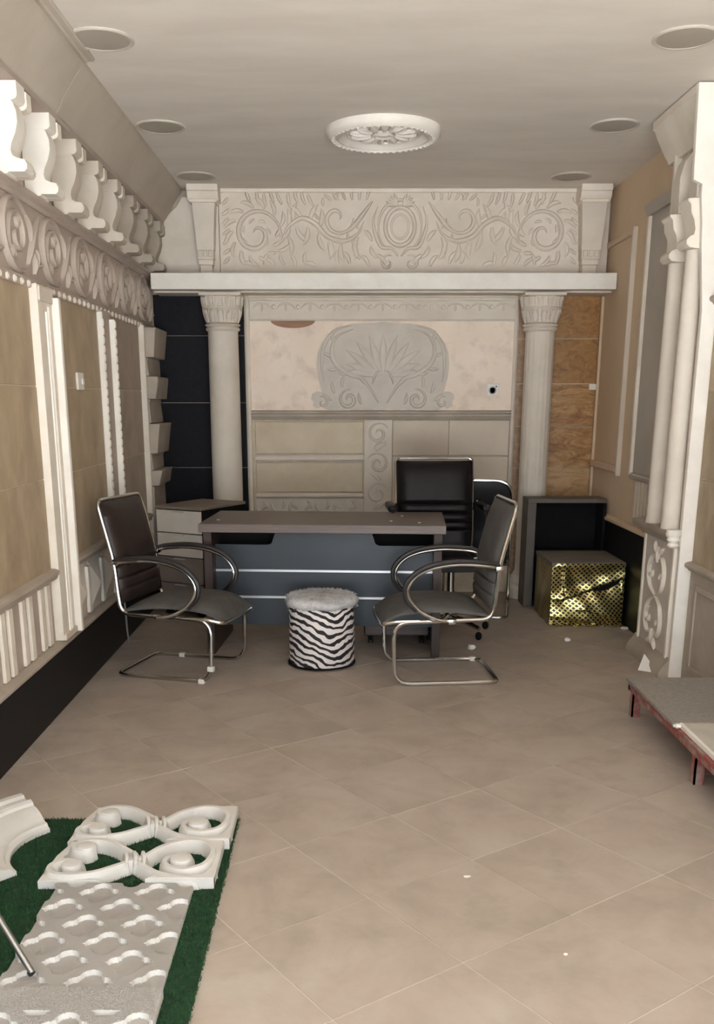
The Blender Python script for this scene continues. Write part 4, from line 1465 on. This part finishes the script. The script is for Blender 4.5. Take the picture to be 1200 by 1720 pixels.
def fold(x, z):
    d = 0
    for (a, b, amp) in folds:
        ax, az = a
        bx, bz = b
        L2 = (bx - ax) ** 2 + (bz - az) ** 2
        t = max(0, min(1, ((x - ax) * (bx - ax) + (z - az) * (bz - az)) / L2))
        dx, dz = x - ax - t * (bx - ax), z - az - t * (bz - az)
        s = dz
        d += amp * math.exp(-(dx * dx + dz * dz) / .0022) * (1 if s > 0 else -.55)
    return d


mb = MB()
def gfront(u, v):
    x = gx0 + (gx1 - gx0) * u
    z = .004 + (gh - .004) * v
    ctl = ((0, -.004), (.08, -.022), (.16, -.016), (.27, .012), (.34, .004), (.43, -.012))
    off = 0
    for (za, ya), (zb, yb_) in zip(ctl, ctl[1:]):
        if za <= z <= zb:
            t = (z - za) / (zb - za)
            t = t * t * (3 - 2 * t)
            off = ya + (yb_ - ya) * t
    sh = math.sin(pi * min(1, max(0, u))) ** .5
    return (x, gy0 + off * sh * (.55 + .6 * u) - .55 * fold(x, z) + .002 * sin(40 * x + 30 * z) * sh, z)
mb.grid(gfront, 60, 54)
def gleft(u, v):
    y = gy1 + (gy0 - gy1) * u
    z = .004 + (gh - .004) * v
    return (gx0 - .010 * sin(pi * u) * sin(pi * v) - .004 * sin(30 * y + 22 * z) * sin(pi * u), y, z)
mb.grid(gleft, 30, 30)
def gright(u, v):
    y = gy0 + (gy1 - gy0) * u
    z = .004 + (gh - .004) * v
    return (gx1 + .006 * sin(pi * u) * sin(pi * v), y, z)
mb.grid(gright, 12, 12)
mb.grid(lambda u, v: (gx1 + (gx0 - gx1) * u, gy1, .004 + (gh - .004) * v), 4, 4)
bmesh.ops.remove_doubles(mb.bm, verts=mb.bm.verts, dist=.002)
mb.build('gold_wrap', 'gold', gb, angle=180)
MB().pad(lambda u, v, h: (gx0 - .004 + (gx1 - gx0 + .008) * u, gy0 - .004 + (gy1 - gy0 + .008) * v, gh + h), 16, 16,
         lambda u, v: (.006 + .008 * sin(pi * u) * sin(pi * v), -.02)).build('cloth_top', 'dustcloth', gb, angle=60)
MB().box(gx0 + .006, gx1 - .006, gy0 + .012, gy1 - .006, .0, gh - .012).build('carton', 'black', gb)
mb = MB()
mb.tube([(gx0 + .0 + (gx1 - gx0) * i / 24, gy0 - .006 + .004 * sin(i * 1.9), .010 + .006 * sin(i * 1.3)) for i in range(25)], .008, 6)
mb.tube([(gx1 - .004 + .003 * sin(i * 2.1), gy0 - .002, .01 + .33 * i / 18) for i in range(19)], .007, 6)
mb.build('wrap_hem', 'gold', gb)

# ---- low platform with red legs on the right
lp = thing('low_platform', 'low platform on chipped red legs against the right wall', 'platform', (1.58, 3.4, 0))
px0, px1, py0, py1 = 1.372, 1.80, 2.3, 4.395
MB().box(px0, px1, py0, py1, .150, .166, .002).build('frame_plate', 'redpaint', lp)
for a in ((px0, px0 + .03, py0, py1), (px1 - .03, px1, py0, py1), (px0, px1, py1 - .03, py1), (px0, px1, py0, py0 + .03)):
    MB().box(*a, .125, .151, .002).build('frame_rail', 'redpaint', lp)
for y in (4.35, 3.51, 2.67):
    for x in (px0 + .012, px1 - .052):
        mb = MB()
        mb.box(x, x + .008, y, y + .04, 0, .151)
        mb.box(x, x + .04, y, y + .008, 0, .151)
        mb.build('leg', 'redpaint', lp)
s1 = MB().box(1.362, 1.802, 3.735, 4.402, .1665, .183, .002).build('stone_sheet', 'sheet')
tag(s1, 'grey speckled stone sheet on the far end of the low platform', 'stone slab')
s2 = thing('stone_sheet', 'pale stone sheet with white edge on the near end of low platform', 'stone slab', (1.6, 3.1, .1665))
MB().box(1.395, 1.795, 2.40, 3.722, .1665, .186, .002).build('sheet', 'sheet2', s2)
MB().box(1.385, 1.400, 2.40, 3.722, .1665, .1875, .002).build('edge', 'clean', s2)
mb = MB()
mb.ball((1.378, 3.715, .176), (.022, .018, .0095), 8, 6)
for v in mb.bm.verts:
    v.co += Vector((rg.uniform(-.004, .004), rg.uniform(-.004, .004), 0))
tag(mb.build('plaster_chip', 'paper'), 'white plaster lump at the seam of the two platform sheets', 'debris')

# ================================================================== GRASS MAT AND CAST SAMPLES
gm = thing('grass_mat', 'dark green artificial grass mat on the floor under the plaster samples', 'mat', (-.87, 2.2, 0))
mx0, mx1, my0, my1 = -1.36, -.378, 1.25, 3.175
MB().box(mx0, mx1, my0, my1, .0005, .008).build('backing', 'turf', gm)
verts, faces = [], []
rt = random.Random(5)
for k in range(60000):
    x = rt.uniform(mx0, mx1 + .006)
    y = rt.uniform(1.8, my1 + .004)
    if x < -1.33 and rt.random() < .5:
        continue
    hgt = rt.uniform(.006, .014)
    a = rt.uniform(0, 2 * pi)
    dx, dy = cos(a) * .0016, sin(a) * .0016
    lx, ly = rt.uniform(-.006, .006), rt.uniform(-.006, .006)
    i0 = len(verts)
    verts += [(x - dx + .87, y - dy - 2.2, .006), (x + dx + .87, y + dy - 2.2, .006), (x + lx + .87, y + ly - 2.2, .006 + hgt)]
    faces.append((i0, i0 + 1, i0 + 2))
me = bpy.data.meshes.new('grass_pile')
me.from_pydata(verts, [], faces)
me.materials.append(M['blade'])
gp_ = bpy.data.objects.new('grass_pile', me)
COL.objects.link(gp_)
gp_.parent = gm
gp_['kind'] = 'stuff'
ZM = .0085


# pierced quatrefoil panel as a height field
def quatre(u, v):
    """signed distance (positive outside) to a four-lobed hole centred at 0, lobes along the axes"""
    a, b = .036, .029
    d = 1e9
    for (cx, cy, r) in ((a, .002, .021), (-a, .002, .021), (0, b, .028), (0, -b, .026)):
        d = min(d, math.hypot(u - cx, v - cy) - r)
    d = min(d, abs(u) / .064 * .03 + abs(v) / .03 * .03 - .03)
    d = min(d, math.hypot(u, v) - .042)
    return d


def lattice_panel(name, x0, x1, y0, y1, z0, th, depth, px, py, ox, oy, margin, m, parent=None, res=.0018, rough=0.0, shear=0.0):
    nx, ny = int((x1 - x0) / res), int((y1 - y0) / res)
    vs, fs = [], []
    rn = random.Random(2)
    for j in range(ny + 1):
        for i in range(nx + 1):
            x, y = x0 + (x1 - x0) * i / nx, y0 + (y1 - y0) * j / ny
            # nearest lattice centres
            dmin = 1e9
            gj = round((y - oy) / py)
            for jj in (gj - 1, gj, gj + 1):
                off = (jj % 2) * px / 2
                gi = round((x - ox - off) / px)
                for ii in (gi, gi - 1, gi + 1):
                    dmin = min(dmin, quatre(x - ox - off - ii * px, y - oy - jj * py))
            dm = y1 - y if margin else 1
            if margin:
                dmin = max(dmin, margin - dm)
            t = max(0.0, min(1.0, .5 + dmin / .0024))
            t = t * t * (3 - 2 * t)
            z = z0 + th - depth * (1 - t) + (rough * rn.uniform(-1, 1) if t > .9 else 0)
            vs.append((x + shear * (y1 - y), y, z))
    W_ = nx + 1
    for j in range(ny):
        for i in range(nx):
            a = j * W_ + i
            fs.append((a, a + 1, a + W_ + 1, a + W_))
    # skirt
    def skirt(idx):
        b0 = len(vs)
        for q in idx:
            x, y, z = vs[q]
            vs.append((x, y, z0))
        for q in range(len(idx) - 1):
            fs.append((idx[q], b0 + q, b0 + q + 1, idx[q + 1]))
    skirt([i for i in range(W_)])
    skirt([ny * W_ + i for i in range(W_)][::-1])
    skirt([j * W_ for j in range(ny + 1)][::-1])
    skirt([j * W_ + nx for j in range(ny + 1)])
    ox_, oy_ = (x0 + x1) / 2, (y0 + y1) / 2
    me = bpy.data.meshes.new(name)
    me.from_pydata([(a - ox_, b - oy_, c - z0) for a, b, c in vs], [], fs)
    me.materials.append(M[m])
    me.materials.append(M['plaque'])          # cut walls are clean, the flat faces dusty
    me.polygons.foreach_set('material_index', [1 if max(vs[q][2] for q in f) - min(vs[q][2] for q in f) > depth * .3 else 0 for f in fs])
    me.polygons.foreach_set('use_smooth', [True] * len(me.polygons))
    me.set_sharp_from_angle(angle=radians(32))
    o = bpy.data.objects.new(name, me)
    COL.objects.link(o)
    o.location = (ox_, oy_, z0)
    return o


lat = lattice_panel('lattice_panel', -.885, -.462, 2.118, 2.655, ZM, .026, .015, .168, .092, -.735, 2.225, 0, 'sample')
tag(lat, 'white panel of sunken quatrefoils lying on the green mat', 'plaster panel')
tex = lattice_panel('stippled_panel', -.90, -.455, 1.55, 2.106, ZM, .032, .015, .168, .092, -.66, 1.945, .095, 'sample', rough=.0016)
tag(tex, 'rough stippled panel at the bottom edge of the photo', 'plaster panel')


# two scroll plaques
def scroll_plaque(label, cx, cy, sc=1.0):
    t = thing('scroll_plaque', label, 'plaster ornament', (cx, cy, ZM), 'white scroll ornaments lying on the green mat')
    def mpz(u, v, h):
        return (cx + u * sc, cy + v * sc, ZM + max(0.0, h))
    H = .047
    W_ = .021
    mb = MB()
    # upper strand: right eye, large volute
    mb.stroke(sp2([(-.02, -.03), (.03, .01), (.075, .075), (.14, .118), (.205, .112), (.243, .06), (.245, .0), (.225, -.055), (.17, -.085), (.115, -.06), (.10, -.015), (.13, .022), (.17, .018), (.182, -.015)], 8), W_, H, mpz, taper=(.9, .75), base=0)
    mb.lathe([(.036, ZM), (.036, ZM + .042), (.033, ZM + .048), (.026, ZM + .050), (.002, ZM + .049)], cx + .152, cy - .018, 24)
    mb.build('large_volute', 'plaque', t)
    mb = MB()
    mb.stroke(sp2([(-.02, .01), (.03, -.045), (.09, -.10), (.16, -.125), (.23, -.118), (.262, -.06)], 8), W_, H - .004, mpz, taper=(.9, .7), base=0)
    mb.build('lower_strand', 'plaque', t)
    mb = MB()
    mb.stroke(sp2([(.0, .02), (-.05, .065), (-.11, .112), (-.175, .122), (-.215, .09), (-.205, .05), (-.165, .048), (-.150, .07)], 8), W_, H, mpz, taper=(.9, .75), base=0)
    mb.stroke(sp2([(.0, -.015), (-.05, -.06), (-.11, -.105), (-.19, -.12), (-.245, -.10), (-.252, -.055), (-.215, -.02), (-.17, -.03), (-.165, -.058)], 8), W_, H, mpz, taper=(.9, .75), base=0)
    mb.lathe([(.032, ZM), (.032, ZM + .040), (.029, ZM + .046), (.022, ZM + .048), (.002, ZM + .047)], cx - .176, cy + .072, 22)
    mb.lathe([(.033, ZM), (.033, ZM + .040), (.030, ZM + .046), (.022, ZM + .048), (.002, ZM + .047)], cx - .190, cy - .055, 22)
    mb.build('small_volutes', 'plaque', t)
    mb = MB()
    for dx in (-.028, .0, .028):
        mb.stroke([(dx - .012, .045), (dx - .004, .015), (dx + .008, -.02), (dx + .012, -.05)], .015, H + .008, mpz, taper=(.6, .6), base=0)
    mb.build('knot', 'plaque', t)
    mb = MB()
    ed = [(.21, -.135), (.272, -.135), (.272, .14), (.20, .14), (.235, .09), (.255, .03), (.255, -.04), (.24, -.09)]
    mb.prism([(cx + a * sc, cy + b * sc) for a, b in ed], 'z', ZM, ZM + .036, .003)
    mb.build('end_web', 'plaque', t)
    mb = MB()
    ed = [(-.272, -.14), (-.08, -.135), (-.12, -.122), (-.20, -.128), (-.25, -.10), (-.255, -.05), (-.235, -.01), (-.235, .03), (-.225, .07), (-.215, .12), (-.18, .14), (-.235, .14), (-.262, .03)]
    mb.prism([(cx + a * sc, cy + b * sc) for a, b in ed], 'z', ZM, ZM + .030, .002)
    mb.build('end_web', 'plaque', t)
    mb = MB()
    ed = [(.06, -.14), (.272, -.14), (.272, -.115), (.16, -.118), (.10, -.105)]
    mb.prism([(cx + a * sc, cy + b * sc) for a, b in ed], 'z', ZM, ZM + .040, .003)
    mb.build('front_web', 'plaque', t)
    return t


scroll_plaque('farther of the two white scroll ornaments on the green mat', -.655, 3.07)
scroll_plaque('nearer white scroll ornament, touching the quatrefoil panel', -.672, 2.80)

# curved moulding offcut at the left edge
mo = MB()
ring = [(.215, 0), (.215, .016), (.228, .020), (.234, .030), (.250, .030), (.262, .036), (.285, .050), (.315, .060), (.340, .062), (.346, .072), (.362, .078), (.378, .072), (.384, .062), (.415, .064), (.424, .074), (.448, .074), (.448, 0)]
mo.lathe([(r, z + ZM) for r, z in ring], -.885, 2.90, 30, None, radians(131), radians(224))
tag(mo.build('moulding_offcut', 'plaque'), 'curved white cornice moulding offcut lying at the left photo edge', 'moulding')

# steel rod leaning from the panel to the wall
rd = thing('steel_rod', 'thin grey steel rod slanting over the quatrefoil panel to the left wall', 'rod', (-.796, 2.153, ZM + .034))
p0, p1 = Vector((-.80, 2.155, ZM + .0345)), Vector((-1.352, 2.585, .63))
MB().tube([p0 + Vector((0, 0, .006)), p1], .0085, 12).build('tube', 'rod', rd)
MB().tube([p0 + Vector((0, 0, .003)), p0.lerp(p1, .012)], .0098, 12).build('end_cap', 'pad', rd)

# loose cable at the left baseboard
mb = MB()
mb.tube(spline([(-1.362, 5.80, .33), (-1.355, 5.80, .22), (-1.350, 5.79, .12), (-1.345, 5.785, .05), (-1.335, 5.78, .012), (-1.32, 5.77, .006)], 6), .006, 7)
tag(mb.build('loose_cable', 'cable'), 'short grey cable end hanging over the black skirting behind left chair', 'cable')


# scraps on the floor
def scrap(x, y, r, label, hh=None, seed=0, g=None):
    q = random.Random(seed)
    mb = MB()
    h_ = hh or r * .5
    ret = bmesh.ops.create_icosphere(mb.bm, subdivisions=2, radius=1)
    for v in ret['verts']:
        k = q.uniform(.7, 1.1)
        v.co = Vector((x + v.co.x * r * k, y + v.co.y * r * .7 * k, h_ + max(-1, v.co.z) * h_ * (k if v.co.z > -.7 else 1)))
    tag(mb.build('paper_scrap', 'paper', smooth=False), label, 'debris', g)


G_ = 'white scraps lying on the floor'
scrap(1.41, 5.825, .022, 'crumpled white scrap alone on the floor before the gold carton', .014, 1, G_)
scrap(1.86, 6.14, .03, 'white scrap at the right foot of the gold carton', .012, 2, G_)
scrap(.609, 2.311, .006, 'tiny white crumb on the foreground floor tiles', .004, 3, G_)
scrap(.395, 2.757, .013, 'flat pale crumb on the middle floor tiles', .002, 4, G_)
scrap(.78, 5.62, .026, 'white scrap on the floor behind the right visitor chair', .018, 5, G_)
mb = MB()
vs = [mb.bm.verts.new(p) for p in ((1.66, 5.17, .001), (1.755, 5.10, .001), (1.735, 5.28, .012), (1.715, 5.25, .075))]
for f in ((0, 1, 3), (1, 2, 3), (0, 3, 2), (0, 2, 1)):
    mb.bm.faces.new([vs[i] for i in f])
bmesh.ops.recalc_face_normals(mb.bm, faces=mb.bm.faces)
tag(mb.build('torn_paper', 'paper', smooth=False), 'pointed piece of white paper at the foot of the display pillar', 'debris')
